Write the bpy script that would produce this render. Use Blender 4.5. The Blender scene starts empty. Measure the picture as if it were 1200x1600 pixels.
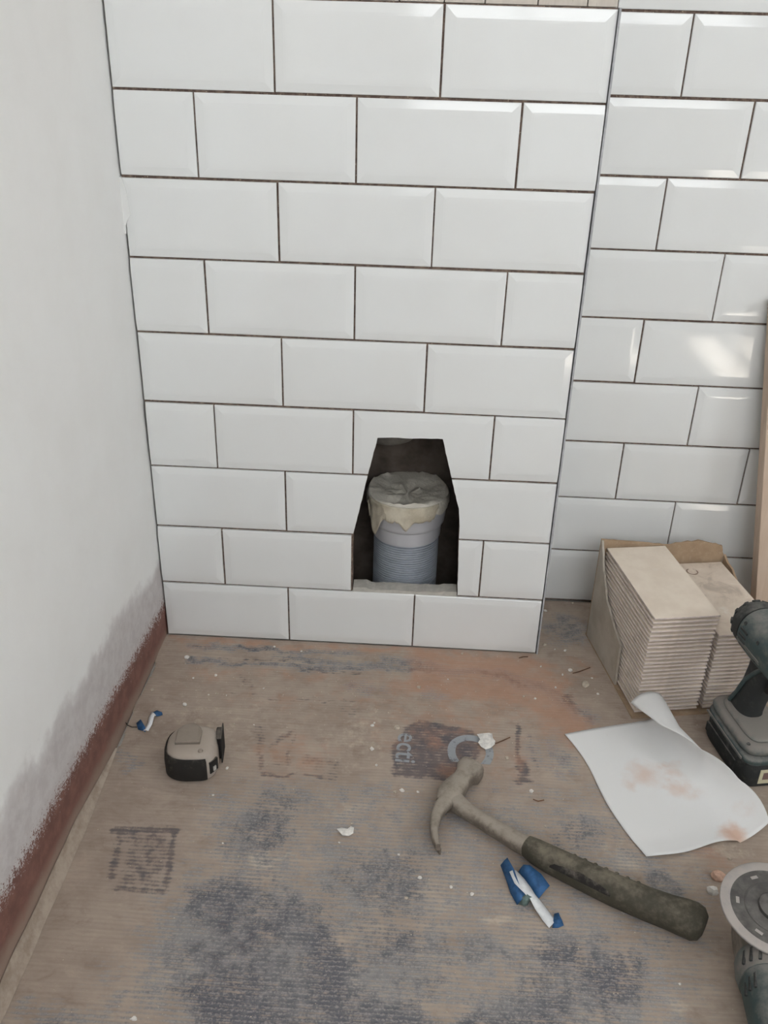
import bpy, bmesh, math, random
import numpy as np
from mathutils import Vector, Matrix, Euler, noise as mnoise

random.seed(7)
rng = np.random.default_rng(5)
scene = bpy.context.scene
COL = scene.collection
PI = math.pi
R = math.radians

# ------------------------------------------------------------------ camera
CAM = np.array([0.395307, -1.210849, 0.885023])
FPX = 1412.2
ROT = np.array([[0.99840978, 0.04966065, 0.02667828],
                [0.04669309, -0.46334403, -0.88494749],
                [-0.03158584, 0.88478592, -0.46492602]])   # world -> camera (x right, y down, z forward)
cam_data = bpy.data.cameras.new('camera')
cam = bpy.data.objects.new('camera', cam_data)
COL.objects.link(cam)
cam_data.sensor_fit = 'VERTICAL'
cam_data.sensor_height = 24.0
cam_data.lens = FPX / 1600.0 * 24.0
cam_data.clip_start = 0.02
mw = Matrix(((ROT[0][0], -ROT[1][0], -ROT[2][0], CAM[0]),
             (ROT[0][1], -ROT[1][1], -ROT[2][1], CAM[1]),
             (ROT[0][2], -ROT[1][2], -ROT[2][2], CAM[2]),
             (0, 0, 0, 1)))
cam.matrix_world = mw
scene.camera = cam

# ------------------------------------------------------------------ world, sun, window light, exposure
world = bpy.data.worlds.new('sky')
scene.world = world
world.use_nodes = True
bg = world.node_tree.nodes['Background']
bg.inputs['Color'].default_value = (0.86, 0.93, 1.0, 1)
bg.inputs['Strength'].default_value = 1.0

def area(name, loc, rot, sx, sy, power, color):
    l = bpy.data.lights.new(name, 'AREA')
    l.shape = 'RECTANGLE'; l.size = sx; l.size_y = sy; l.energy = power; l.color = color
    o = bpy.data.objects.new(name, l); COL.objects.link(o)
    o.location = loc; o.rotation_euler = rot
    return o
RX1 = 2.2       # right wall
RY0 = -2.7      # rear wall
RZ = 2.4        # ceiling
# daylight entering by the large window in the wall behind the camera 
area('window_rear_offscreen', (1.0, RY0 - 0.11, 1.65), (R(90), 0, 0), 1.5, 1.0, 34, (0.96, 0.985, 1.0))
area('window_right_offscreen', (RX1 + 0.11, -1.31, 1.425), (R(90), 0, R(90)), 0.62, 0.65, 20, (0.96, 0.985, 1.0))
sun = bpy.data.lights.new('sun_offscreen', 'SUN'); sun.energy = 80; sun.angle = R(0.6); sun.color = (1, 0.95, 0.88)
sun_o = bpy.data.objects.new('sun_offscreen', sun); COL.objects.link(sun_o)
SUN_FROM = Vector((0.5, 0.0, 0.866))
sun_o.rotation_euler = SUN_FROM.to_track_quat('Z', 'Y').to_euler()
sun_o.location = (3, -1.3, 3)

vs = scene.view_settings
vs.view_transform = 'Standard'
vs.look = 'None'
vs.gamma = 1.0
vs.use_curve_mapping = False
vs.exposure = -0.14

# ------------------------------------------------------------------ helpers
def ray(u, v):
    return ROT.T @ np.array([(u - 600) / FPX, (v - 800) / FPX, 1.0])
def F(u, v, z=0.0):
    d = ray(u, v); t = (z - CAM[2]) / d[2]; q = CAM + t * d
    return Vector(q)
def W(u, v, y):
    d = ray(u, v); t = (y - CAM[1]) / d[1]; q = CAM + t * d
    return Vector(q)

def s2l(c):
    c = c / 255.0
    return c / 12.92 if c <= 0.04045 else ((c + 0.055) / 1.055) ** 2.4
def C(r, g, b, k=1.0):
    return (min(1, s2l(r) * k), min(1, s2l(g) * k), min(1, s2l(b) * k), 1)

def link(name, me, mat=None, parent=None, loc=None, rot=None, smooth=False):
    o = bpy.data.objects.new(name, me)
    COL.objects.link(o)
    if mat is not None and not me.materials:
        me.materials.append(mat)
    if parent is not None:
        o.parent = parent
    if loc is not None: o.location = loc
    if rot is not None: o.rotation_euler = rot
    if smooth:
        me.polygons.foreach_set('use_smooth', [True] * len(me.polygons)); me.update()
    return o

def tag(o, label, cat, group=None):
    o['label'] = label; o['category'] = cat
    if group: o['group'] = group
    return o
def struct(o):
    o['kind'] = 'structure'
    return o
def empty(name, loc=(0, 0, 0), rz=0):
    o = bpy.data.objects.new(name, None)
    o.empty_display_size = 0.02
    COL.objects.link(o); o.location = loc; o.rotation_euler = (0, 0, rz)
    return o

class MB:
    def __init__(s): s.v = []; s.f = []
    def add(s, verts, faces):
        n = len(s.v); s.v += [tuple(q) for q in verts]; s.f += [tuple(i + n for i in f) for f in faces]
        return s
    def box(s, x0, x1, y0, y1, z0, z1, M=None):
        vs_ = [(x, y, z) for x in (x0, x1) for y in (y0, y1) for z in (z0, z1)]
        if M is not None: vs_ = [tuple(M @ Vector(q)) for q in vs_]
        return s.add(vs_, [(0, 1, 3, 2), (4, 6, 7, 5), (0, 4, 5, 1), (2, 3, 7, 6), (0, 2, 6, 4), (1, 5, 7, 3)])
    def loft(s, secs, cap0=True, cap1=True, closed=True):
        n = len(secs[0]); vs_ = [q for sec in secs for q in sec]; fs = []
        m = n if closed else n - 1
        for i in range(len(secs) - 1):
            for j in range(m):
                k = (j + 1) % n
                fs.append((i * n + j, i * n + k, (i + 1) * n + k, (i + 1) * n + j))
        if cap0: fs.append(tuple(range(n - 1, -1, -1)))
        if cap1: fs.append(tuple((len(secs) - 1) * n + j for j in range(n)))
        return s.add(vs_, fs)
    def mesh(s, name='mesh', fix=True):
        me = bpy.data.meshes.new(name)
        me.from_pydata(s.v, [], s.f)
        if fix:
            bm = bmesh.new(); bm.from_mesh(me)
            bmesh.ops.recalc_face_normals(bm, faces=bm.faces)
            bm.to_mesh(me); bm.free()
        me.update()
        return me
    def build(s, name, mat, parent=None, smooth=False, loc=None, rot=None, bevel=0, seg=2):
        me = s.mesh(name)
        if bevel:
            bm = bmesh.new(); bm.from_mesh(me)
            ed = [e for e in bm.edges if len(e.link_faces) == 2 and e.calc_face_angle(0) > R(25)]
            bmesh.ops.bevel(bm, geom=ed, offset=bevel, segments=seg, affect='EDGES', profile=0.5, clamp_overlap=True)
            bm.to_mesh(me); bm.free()
        o = link(name, me, mat, parent, loc, rot)
        if smooth:
            autosmooth(me, 40 if smooth is True else smooth)
        return o

def autosmooth(me, ang):
    me.polygons.foreach_set('use_smooth', [True] * len(me.polygons))
    me.set_sharp_from_angle(angle=R(ang))

def ring(c, ux, uy, rx, ry, n=24, p=2.0):
    """superellipse ring about c in the plane ux, uy"""
    c = Vector(c); ux = Vector(ux); uy = Vector(uy); out = []
    for i in range(n):
        a = 2 * PI * i / n; ca, sa = math.cos(a), math.sin(a)
        x = math.copysign(abs(ca) ** (2 / p), ca) * rx
        y = math.copysign(abs(sa) ** (2 / p), sa) * ry
        out.append(c + ux * x + uy * y)
    return out

def path_loft(mb, pts, radii, n=20, up=(0, 0, 1), p=2.0, cap=True):
    """radii: (r_side, r_up) per point"""
    secs = []
    up = Vector(up)
    for i, q in enumerate(pts):
        a = Vector(pts[max(0, i - 1)]); b = Vector(pts[min(len(pts) - 1, i + 1)])
        t = (b - a).normalized()
        sx = t.cross(up).normalized(); uy = sx.cross(t).normalized()
        rs, ru = radii[i]
        secs.append(ring(q, sx, uy, rs, ru, n, p))
    mb.loft(secs, cap, cap)
    return mb

# ------------------------------------------------------------------ materials
class NT:
    def __init__(s, name):
        s.m = bpy.data.materials.new(name); s.m.use_nodes = True
        s.t = s.m.node_tree; s.b = s.t.nodes['Principled BSDF']; s.out = s.t.nodes['Material Output']
    def n(s, kind, **kw):
        d = s.t.nodes.new(kind)
        for k, v in kw.items():
            if k in d.inputs and not hasattr(d, k): d.inputs[k].default_value = v
            else: setattr(d, k, v)
        return d
    def l(s, a, b): s.t.links.new(a, b)
    def set(s, sock, val):
        if hasattr(val, 'is_output') or isinstance(val, bpy.types.NodeSocket): s.l(val, sock)
        else: sock.default_value = val
    def math(s, op, a, b=None, c=None, clamp=False):
        d = s.t.nodes.new('ShaderNodeMath'); d.operation = op; d.use_clamp = clamp
        s.set(d.inputs[0], a)
        if b is not None: s.set(d.inputs[1], b)
        if c is not None: s.set(d.inputs[2], c)
        return d.outputs[0]
    def coord(s, kind='Object', scale=(1, 1, 1), rot=(0, 0, 0)):
        tc = s.t.nodes.new('ShaderNodeTexCoord'); mp = s.t.nodes.new('ShaderNodeMapping')
        mp.inputs['Scale'].default_value = scale; mp.inputs['Rotation'].default_value = rot
        s.l(tc.outputs[kind], mp.inputs['Vector'])
        return mp.outputs[0]
    def pos(s):
        return s.t.nodes.new('ShaderNodeNewGeometry').outputs['Position']
    def noise(s, vec, scale, detail=6, rough=0.6, dist=0.0):
        d = s.t.nodes.new('ShaderNodeTexNoise')
        d.inputs['Scale'].default_value = scale; d.inputs['Detail'].default_value = detail
        d.inputs['Roughness'].default_value = rough; d.inputs['Distortion'].default_value = dist
        s.l(vec, d.inputs['Vector'])
        return d.outputs['Fac']
    def step(s, fac, lo, hi, smooth=True):
        d = s.t.nodes.new('ShaderNodeMapRange')
        d.interpolation_type = 'SMOOTHSTEP' if smooth else 'LINEAR'
        s.set(d.inputs['Value'], fac)
        s.set(d.inputs['From Min'], lo); s.set(d.inputs['From Max'], hi)
        return d.outputs['Result']
    def mix(s, fac, a, b):
        d = s.t.nodes.new('ShaderNodeMix'); d.data_type = 'RGBA'
        s.set(d.inputs['Factor'], fac)
        s.set(d.inputs[6], a); s.set(d.inputs[7], b)
        return d.outputs[2]
    def bump(s, h, strength, dist):
        d = s.t.nodes.new('ShaderNodeBump')
        d.inputs['Strength'].default_value = strength; d.inputs['Distance'].default_value = dist
        s.l(h, d.inputs['Height']); s.l(d.outputs[0], s.b.inputs['Normal'])
    def fin(s, col, rough=0.6, spec=0.5, metal=0.0):
        s.set(s.b.inputs['Base Color'], col); s.set(s.b.inputs['Roughness'], rough)
        s.set(s.b.inputs['Specular IOR Level'], spec); s.set(s.b.inputs['Metallic'], metal)
        return s.m

def simple(name, col, rough=0.6, spec=0.4, metal=0.0, var=0.12, scale=60, bump=0.0):
    t = NT(name); v = t.coord()
    n1 = t.noise(v, scale, 5)
    c2 = tuple(max(0, c * (1 - 2.2 * var)) for c in col[:3]) + (1,)
    c3 = tuple(min(1, c * (1 + var)) for c in col[:3]) + (1,)
    cc = t.mix(t.step(n1, 0.3, 0.7), c2, c3)
    if bump: t.bump(n1, bump, 0.001)
    return t.fin(cc, rough, spec, metal)

def dusty(name, col, dust, amount=0.45, rough=0.65, scale=40, spec=0.35, metal=0.0, up=0.25, bump=0.15):
    """object colour under patchy settled building dust"""
    t = NT(name); v = t.coord()
    a = t.noise(v, scale, 8, 0.65); b = t.noise(v, scale * 5, 4, 0.6)
    g = t.t.nodes.new('ShaderNodeNewGeometry'); sp = t.t.nodes.new('ShaderNodeSeparateXYZ')
    t.l(g.outputs['Normal'], sp.inputs[0])
    upf = t.math('MULTIPLY', t.math('MAXIMUM', sp.outputs[2], 0.0), up)
    f = t.math('ADD', t.math('MULTIPLY', a, 0.75), t.math('MULTIPLY', b, 0.25))
    f = t.math('ADD', f, upf)
    k = t.step(f, 0.68 - amount * 0.5, 1.0 - amount * 0.5)
    cc = t.mix(k, col, dust)
    t.bump(b, bump, 0.0006)
    return t.fin(cc, t.math('ADD', rough, t.math('MULTIPLY', k, 0.2)), spec, metal)

DUST = C(158, 146, 134)

def m_tile():
    t = NT('glazed_white_ceramic'); v = t.pos()
    a = t.noise(v, 6, 4)
    col = t.mix(t.step(a, 0.3, 0.7), (0.80, 0.81, 0.805, 1), (0.78, 0.785, 0.775, 1))
    rg = 0.085
    t.bump(t.noise(v, 14, 2), 0.05, 0.002)
    return t.fin(col, rg, 0.5)
M_TILE = m_tile()

def m_adhesive():
    t = NT('brown_tile_adhesive'); v = t.pos()
    a = t.noise(v, 120, 5, 0.7); b = t.noise(v, 420, 3)
    c = t.mix(t.step(a, 0.42, 0.62), C(104, 88, 80), C(136, 118, 106))
    c = t.mix(t.step(b, 0.64, 0.72), c, C(196, 180, 160))
    t.bump(a, 0.5, 0.002)
    return t.fin(c, 0.95, 0.2)
M_ADH = m_adhesive()

def m_leftwall():
    t = NT('white_painted_plaster'); v = t.pos()
    sp = t.t.nodes.new('ShaderNodeSeparateXYZ'); t.l(v, sp.inputs[0])
    y, z = sp.outputs[1], sp.outputs[2]
    n1 = t.noise(v, 9, 5, 0.6); n2 = t.noise(v, 170, 5, 0.75); n3 = t.noise(v, 45, 6, 0.7); n9 = t.noise(v, 460, 3, 0.7)
    # paint edges climb slightly towards the room
    redtop = t.math('MULTIPLY_ADD', y, -0.072, 0.060)
    greytop = t.math('ADD', t.math('MULTIPLY_ADD', y, -0.075, 0.140), t.math('MULTIPLY', t.math('SUBTRACT', n1, 0.5), 0.09))
    dirtbot = t.math('MULTIPLY_ADD', y, -0.065, 0.004)
    white = t.mix(t.step(n1, 0.3, 0.75), (0.88, 0.88, 0.87, 1), (0.85, 0.845, 0.83, 1))
    grey = t.mix(t.step(n3, 0.35, 0.65), C(204, 199, 198), C(190, 183, 183))
    zz = t.math('ADD', z, t.math('MULTIPLY', t.math('SUBTRACT', n3, 0.5), 0.045))
    fg = t.step(t.math('SUBTRACT', zz, greytop), 0.022, -0.012)
    c = t.mix(t.math('MULTIPLY', fg, 0.9), white, grey)
    zr = t.math('ADD', t.math('ADD', z, t.math('MULTIPLY', t.math('SUBTRACT', n9, 0.5), 0.075)), t.math('ADD', t.math('MULTIPLY', t.math('SUBTRACT', n2, 0.5), 0.085), t.math('MULTIPLY', t.math('SUBTRACT', n3, 0.5), 0.02)))
    fr = t.step(t.math('SUBTRACT', zr, redtop), 0.004, -0.004)
    red = t.mix(t.step(n3, 0.35, 0.7), C(120, 86, 78), C(138, 100, 90))
    red = t.mix(t.step(n2, 0.66, 0.72), red, C(168, 140, 130))
    c = t.mix(fr, c, red)
    zd = t.math('ADD', z, t.math('MULTIPLY', t.math('SUBTRACT', n3, 0.5), 0.03))
    fd = t.step(t.math('SUBTRACT', zd, dirtbot), 0.014, -0.012)
    c = t.mix(t.math('MULTIPLY', fd, 0.75), c, C(160, 142, 128))
    t.bump(t.math('ADD', n2, n3), 0.12, 0.0012)
    return t.fin(c, 0.75, 0.25)
M_LWALL = m_leftwall()
M_WHITE = simple('white_emulsion', (0.78, 0.78, 0.77, 1), 0.8, 0.2, var=0.03, scale=5)
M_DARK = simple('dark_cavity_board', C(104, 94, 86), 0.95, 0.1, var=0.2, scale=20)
M_MORTAR = simple('grey_mortar', C(186, 182, 174), 0.95, 0.1, var=0.06, scale=90, bump=0.5)
M_TRIM = simple('grey_edge_trim', C(176, 177, 180), 0.6, 0.5, var=0.1, scale=80)

def m_wood(name, c1, c2, c3, axis=2):
    t = NT(name)
    sc = [30, 30, 30]; sc[axis] = 2.0
    v = t.coord('Object', tuple(sc))
    a = t.noise(v, 3.0, 8, 0.6, 0.4); b = t.noise(v, 14, 5, 0.7)
    c = t.mix(t.step(a, 0.3, 0.7), c1, c2)
    c = t.mix(t.step(b, 0.62, 0.74), c, c3)
    t.bump(b, 0.2, 0.001)
    return t.fin(c, 0.75, 0.25)
M_PLANK = m_wood('weathered_bare_timber', C(204, 196, 186), C(192, 184, 174), C(140, 130, 122))

# ------------------------------------------------------------------ floor, walls, ceiling, windows
mb = MB().box(-0.05, RX1 + 0.05, RY0 - 0.05, 0.25, -0.06, -0.004)
floor = struct(mb.build('floor', simple('pale_floor_screed', C(198, 194, 188), 0.95, 0.1, var=0.2, scale=12)))

def wall_with_opening(name, axis, p0, p1, a0, a1, zt, op, mat):
    """wall slab p0..p1 on its axis, a0..a1 along, opening op=(b0,b1,z0,z1)"""
    m = MB()
    def bx(b0, b1, z0, z1):
        if axis == 'x': m.box(p0, p1, b0, b1, z0, z1)
        else: m.box(b0, b1, p0, p1, z0, z1)
    if op is None: bx(a0, a1, 0, zt)
    else:
        b0, b1, z0, z1 = op
        bx(a0, b0, 0, zt); bx(b1, a1, 0, zt); bx(b0, b1, 0, z0); bx(b0, b1, z1, zt)
    return struct(m.build(name, mat))
# left wall: real plaster with a slightly wavy face
ny, nz = 90, 60
vv, ff = [], []
for i in range(ny + 1):
    y = RY0 + (0.20 - RY0) * i / ny
    for j in range(nz + 1):
        z = -0.01 + (RZ + 0.01) * (j / nz)
        dx = 0.0012 * mnoise.noise(Vector((y * 2.2, z * 9.2, 3))) - 0.0019
        vv.append((dx, y, z))
for i in range(ny):
    for j in range(nz):
        a = i * (nz + 1) + j
        ff.append((a, a + 1, a + nz + 2, a + nz + 1))
lw = MB().add(vv, ff)
lw.box(-0.12, -0.008, RY0, 0.20, -0.01, RZ)
wall_left = struct(lw.build('wall_left', M_LWALL, smooth=True))

SUNWIN = (-1.62, -1.00, 1.10, 1.75)
wall_right = wall_with_opening('wall_right', 'x', RX1, RX1 + 0.12, RY0, 0.25, RZ, SUNWIN, M_WHITE)
REARWIN = (0.25, 1.75, 1.15, 2.15)
wall_rear = wall_with_opening('wall_rear', 'y', RY0 - 0.12, RY0, -0.12, RX1 + 0.12, RZ, REARWIN, M_WHITE)
mc = MB().box(-0.12, RX1 + 0.12, RY0 - 0.12, 0.25, RZ, RZ + 0.1)
ceiling = struct(mc.build('ceiling', M_WHITE))
M_FRAME = simple('white_window_frame', (0.8, 0.8, 0.8, 1), 0.4, 0.4, var=0.02)
def glass_mat():
    t = NT('window_glass')
    tr = t.t.nodes.new('ShaderNodeBsdfTransparent'); gl = t.t.nodes.new('ShaderNodeBsdfGlossy')
    gl.inputs['Roughness'].default_value = 0.02
    mx = t.t.nodes.new('ShaderNodeMixShader'); mx.inputs[0].default_value = 0.06
    t.l(tr.outputs[0], mx.inputs[1]); t.l(gl.outputs[0], mx.inputs[2]); t.l(mx.outputs[0], t.out.inputs[0])
    return t.m
M_GLASS = glass_mat()
def window(name, axis, p, op, bars_h, bars_v):
    b0, b1, z0, z1 = op; m = MB(); w = 0.04
    def bx(a, b, c, d, h=0.025):
        if axis == 'x': m.box(p - h, p + h, a, b, c, d)
        elif axis == 'y': m.box(a, b, p - h, p + h, c, d)
        else: m.box(a, b, c, d, p - h, p + h)
    bx(b0, b1, z0, z0 + w); bx(b0, b1, z1 - w, z1); bx(b0, b0 + w, z0 + w, z1 - w); bx(b1 - w, b1, z0 + w, z1 - w)
    for k in range(bars_h):
        zc = z0 + (z1 - z0) * (k + 1) / (bars_h + 1); bx(b0 + w, b1 - w, zc - 0.014, zc + 0.014, 0.018)
    for k in range(bars_v):
        bc = b0 + (b1 - b0) * (k + 1) / (bars_v + 1); bx(bc - 0.014, bc + 0.014, z0 + w, z1 - w, 0.018)
    o = struct(m.build(name, M_FRAME))
    g = MB()
    if axis == 'x': g.box(p - 0.002, p + 0.002, b0 + w, b1 - w, z0 + w, z1 - w)
    elif axis == 'y': g.box(b0 + w, b1 - w, p - 0.002, p + 0.002, z0 + w, z1 - w)
    else: g.box(b0 + w, b1 - w, z0 + w, z1 - w, p - 0.002, p + 0.002)
    g.build('pane', M_GLASS, o)
    return o
window('window_1', 'y', RY0 - 0.06, REARWIN, 1, 2)
window('window_2', 'x', RX1 + 0.06, SUNWIN, 1, 0)

# ------------------------------------------------------------------ tiled walls
PX, PZ = 0.2025, 0.1025
GX, GZ = 0.0024, 0.0034
TW, TH = PX - GX, PZ - GZ
def tile_mesh(w, h, bl=True, br=True, name='tile', bb=True, bt=True):
    """pillowed bevel-edged metro tile, glazed face towards -y, back at y=+0.0085, face plane y=0"""
    m = MB()
    prof = [(0.0, 0.0085), (0.0, 0.0024), (0.0009, 0.0018), (0.0105, 0.00030), (0.0135, 0.00008), (0.0165, 0.0)]
    rings = []
    for ins, y in prof:
        il = ins if bl else min(ins, 0.0002); ir = ins if br else min(ins, 0.0002)
        ib = ins if bb else min(ins, 0.0002); it = ins if bt else min(ins, 0.0002)
        rings.append([(il, y, ib), (w - ir, y, ib), (w - ir, y, h - it), (il, y, h - it)])
    m.loft(rings)
    return m.mesh(name)

HOLE = [(0.3395, 0.3699), (0.3600, 0.3712), (0.3800, 0.3706), (0.4100, 0.3722), (0.4342, 0.3724), (0.4487, 0.3158), (0.4646, 0.2601),
        (0.4675, 0.2300), (0.4683, 0.2028), (0.4705, 0.1500), (0.4727, 0.0985), (0.3050, 0.0985), (0.3049, 0.1500), (0.3050, 0.2040), (0.3267, 0.3097)]
def hole_cutter(y0, y1):
    pts = []
    n = len(HOLE)
    for i in range(n):
        a = Vector(HOLE[i]); b = Vector(HOLE[(i + 1) % n])
        k = max(1, int((b - a).length / 0.007))
        for j in range(k):
            q = a.lerp(b, j / k)
            d = 0.0007 * mnoise.noise(Vector((q.x * 160, q.y * 160, 1.3)))
            pts.append((q.x + d, q.y + d))
    m = MB()
    m.loft([[(x, y0, z) for x, z in pts], [(x, y1, z) for x, z in pts]])
    return m.mesh('cutter')
cut_me = hole_cutter(-0.03, 0.06)
cut_ob = bpy.data.objects.new('cutter', cut_me); COL.objects.link(cut_ob)
def cut(me, loc=(0, 0, 0)):
    o = bpy.data.objects.new('tmp', me); COL.objects.link(o); o.location = loc
    md = o.modifiers.new('b', 'BOOLEAN'); md.operation = 'DIFFERENCE'; md.object = cut_ob; md.solver = 'EXACT'
    bpy.context.view_layer.update()
    dg = bpy.context.evaluated_depsgraph_get()
    r = bpy.data.meshes.new_from_object(o.evaluated_get(dg))
    bpy.data.objects.remove(o)
    return r

# boxed-in front wall
XB = 0.6075
m = MB().box(0.0, XB - 0.001, 0.0056, 0.026, 0.0, 0.9225)
bme = cut(m.mesh('board'))
bme.materials.clear(); bme.materials.append(M_ADH)
wall_front = struct(link('wall_front', bme))
MB().box(XB - 0.02, XB - 0.0005, 0.0262, 0.170, 0.0, 2.0).build('side_board', M_WHITE, wall_front)
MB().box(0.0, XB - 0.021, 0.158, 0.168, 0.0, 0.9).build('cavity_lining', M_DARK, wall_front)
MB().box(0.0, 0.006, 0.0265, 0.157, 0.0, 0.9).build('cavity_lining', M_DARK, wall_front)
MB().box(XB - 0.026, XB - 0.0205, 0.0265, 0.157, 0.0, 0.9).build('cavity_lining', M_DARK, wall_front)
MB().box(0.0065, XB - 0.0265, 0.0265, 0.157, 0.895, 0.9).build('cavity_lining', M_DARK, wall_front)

full_me = tile_mesh(TW, TH); full_me.materials.append(M_TILE)
halfL_me = tile_mesh(PX / 2 - GX, TH, bl=False); halfL_me.materials.append(M_TILE)
halfR_me = tile_mesh(PX / 2 - GX, TH, br=False); halfR_me.materials.append(M_TILE)
def put_tile(me, x, z, y, parent, tiltable=True):
    o = bpy.data.objects.new('tile', me); COL.objects.link(o); o.parent = parent
    k = 1 if tiltable else 0
    o.location = (x + k * random.uniform(-.0003, .0003), y, z + k * random.uniform(-.0004, .0004))
    o.rotation_euler = (R(k * random.uniform(-.35, .35)), R(k * random.uniform(-.10, .10)), R(k * random.uniform(-.25, .25)))
    return o
X0 = 0.0012
hz0, hz1 = 0.0985, 0.3724
for row in range(9):            # 0 = bottom course
    z = row * PZ + GZ * 0.5 + 0.0006
    odd = (row % 2 == 0)
    cells = [(0, PX, 'f'), (PX, 2 * PX, 'f'), (2 * PX, 3 * PX, 'f')] if odd else \
            [(0, PX / 2, 'l'), (PX / 2, 1.5 * PX, 'f'), (1.5 * PX, 2.5 * PX, 'f'), (2.5 * PX, 3 * PX, 'r')]
    for a, b, kind in cells:
        me = {'f': full_me, 'l': halfL_me, 'r': halfR_me}[kind]
        x = a + X0
        touch = row in (1, 2, 3) and b > 0.306 and a < 0.47
        if touch:
            src = me.copy()
            cm = cut(src, (x, 0, z))
            if len(cm.polygons) == 0: continue
            if not cm.materials: cm.materials.append(M_TILE)
            # the cut leaves a bit on either side: keep loose pieces apart
            bm = bmesh.new(); bm.from_mesh(cm)
            seen = set(); islands = []
            for vt in bm.verts:
                if vt in seen: continue
                st = [vt]; isl = set()
                while st:
                    q = st.pop()
                    if q in isl: continue
                    isl.add(q)
                    for e in q.link_edges: st.append(e.other_vert(q))
                seen |= isl; islands.append({q.index for q in isl})
            bm.free()
            for isl in islands:
                bm = bmesh.new(); bm.from_mesh(cm); bm.verts.ensure_lookup_table()
                kill = [q for q in bm.verts if q.index not in isl]
                bmesh.ops.delete(bm, geom=kill, context='VERTS')
                w_ = max(q.co.x for q in bm.verts) - min(q.co.x for q in bm.verts)
                if w_ < 0.006: bm.free(); continue
                pm = bpy.data.meshes.new('cut_tile'); bm.to_mesh(pm); bm.free()
                if not pm.materials: pm.materials.append(M_TILE)
                put_tile(pm, x, z, 0, wall_front, False)
        else:
            put_tile(me, x, z, 0, wall_front)
bpy.data.objects.remove(cut_ob)

# mortar ledge under the opening
secs = []
for i in range(25):
    x = 0.3062 + (0.4712 - 0.3062) * i / 24
    h = 0.0085 + 0.0022 * mnoise.noise(Vector((x * 60, 2, 0))) + (0.003 if i < 4 or i > 20 else 0)
    secs.append([(x, 0.0035, 0.0992), (x, 0.026, 0.0992), (x, 0.026, 0.0990 + h), (x, 0.0045, 0.0992 + h * 0.85)])
MB().loft(secs).build('mortar_ledge', M_MORTAR, wall_front)

# bare timber boards above the tiles
edges = [0.0, 0.066, 0.131, 0.196, 0.2626, 0.3045, 0.352, 0.4045, 0.4520, 0.5135, 0.571, XB - 0.001]
for a, b in zip(edges[:-1], edges[1:]):
    dy = random.uniform(0, 0.0015)
    MB().box(a + 0.0006, b - 0.0006, 0.004 + dy, 0.024, 0.9230, 2.0).build('plank', M_PLANK, wall_front, bevel=0.0006, seg=1)

trim = MB(); trim.box(XB + 0.0002, XB + 0.0026, -0.0006, 0.020, 0.0, 0.9225)
struct(trim.build('trim_1', M_TRIM))

# back wall of the recess
YR = 0.162
wb = MB().box(-0.1, RX1 + 0.1, YR + 0.0056, YR + 0.09, 0.0, RZ)
wall_back = struct(wb.build('wall_back', M_ADH))
XR = 0.6335                    # first joint of the recess tiling
for row in range(11):
    z = row * PZ + GZ * 0.5 + 0.0022
    odd = row % 2 == 1
    cells = []
    if odd: cells = [(XR, XR + PX, 'f')] + [(XR + PX * k, XR + PX * (k + 1), 'f') for k in range(1, 7)]
    else: cells = [(XR, XR + PX / 2, 'l')] + [(XR + PX * (k + .5), XR + PX * (k + 1.5), 'f') for k in range(0, 6)]
    for a, b, kind in cells:
        if b > RX1: continue
        put_tile(full_me if kind == 'f' else halfL_me, a + GX / 2, z, YR, wall_back)
MB().box(XB + 0.001, XR - 0.0005, YR + 0.002, YR + 0.0085, 0.0, 1.1).build('cut_strip', M_TILE, wall_back)

# ------------------------------------------------------------------ protective board on the floor
def vnoise(x, y, s, seed):
    r = np.random.default_rng(seed); n = 257
    g = r.random((n, n))
    fx = (x * s) % (n - 1); fy = (y * s) % (n - 1)
    ix = fx.astype(int); iy = fy.astype(int); tx = fx - ix; ty = fy - iy
    tx = tx * tx * (3 - 2 * tx); ty = ty * ty * (3 - 2 * ty)
    a = g[ix, iy]; b = g[ix + 1, iy]; c = g[ix, iy + 1]; d = g[ix + 1, iy + 1]
    return (a * (1 - tx) + b * tx) * (1 - ty) + (c * (1 - tx) + d * tx) * ty
def fbm(x, y, s, seed, o=4):
    t = 0; a = 0.5; tot = 0
    for i in range(o):
        t = t + a * vnoise(x + 7.3, y + 9.1, s * 2 ** i, seed + i); tot += a; a *= 0.55
    return t / tot

SX0, SX1, SY0, SY1 = -0.004, 1.30, -0.95, 0.1635
step = 0.0025
gx = np.arange(SX0, SX1 + 1e-6, step); gy = np.arange(SY0, SY1 + 1e-6, step)
GXm, GYm = np.meshgrid(gx, gy, indexing='ij')
nx_, ny_ = GXm.shape
wx = GXm + 0.018 * (fbm(GXm, GYm, 26, 11) - 0.5) * 2
wy = GYm + 0.018 * (fbm(GXm, GYm, 26, 31) - 0.5) * 2

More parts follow.
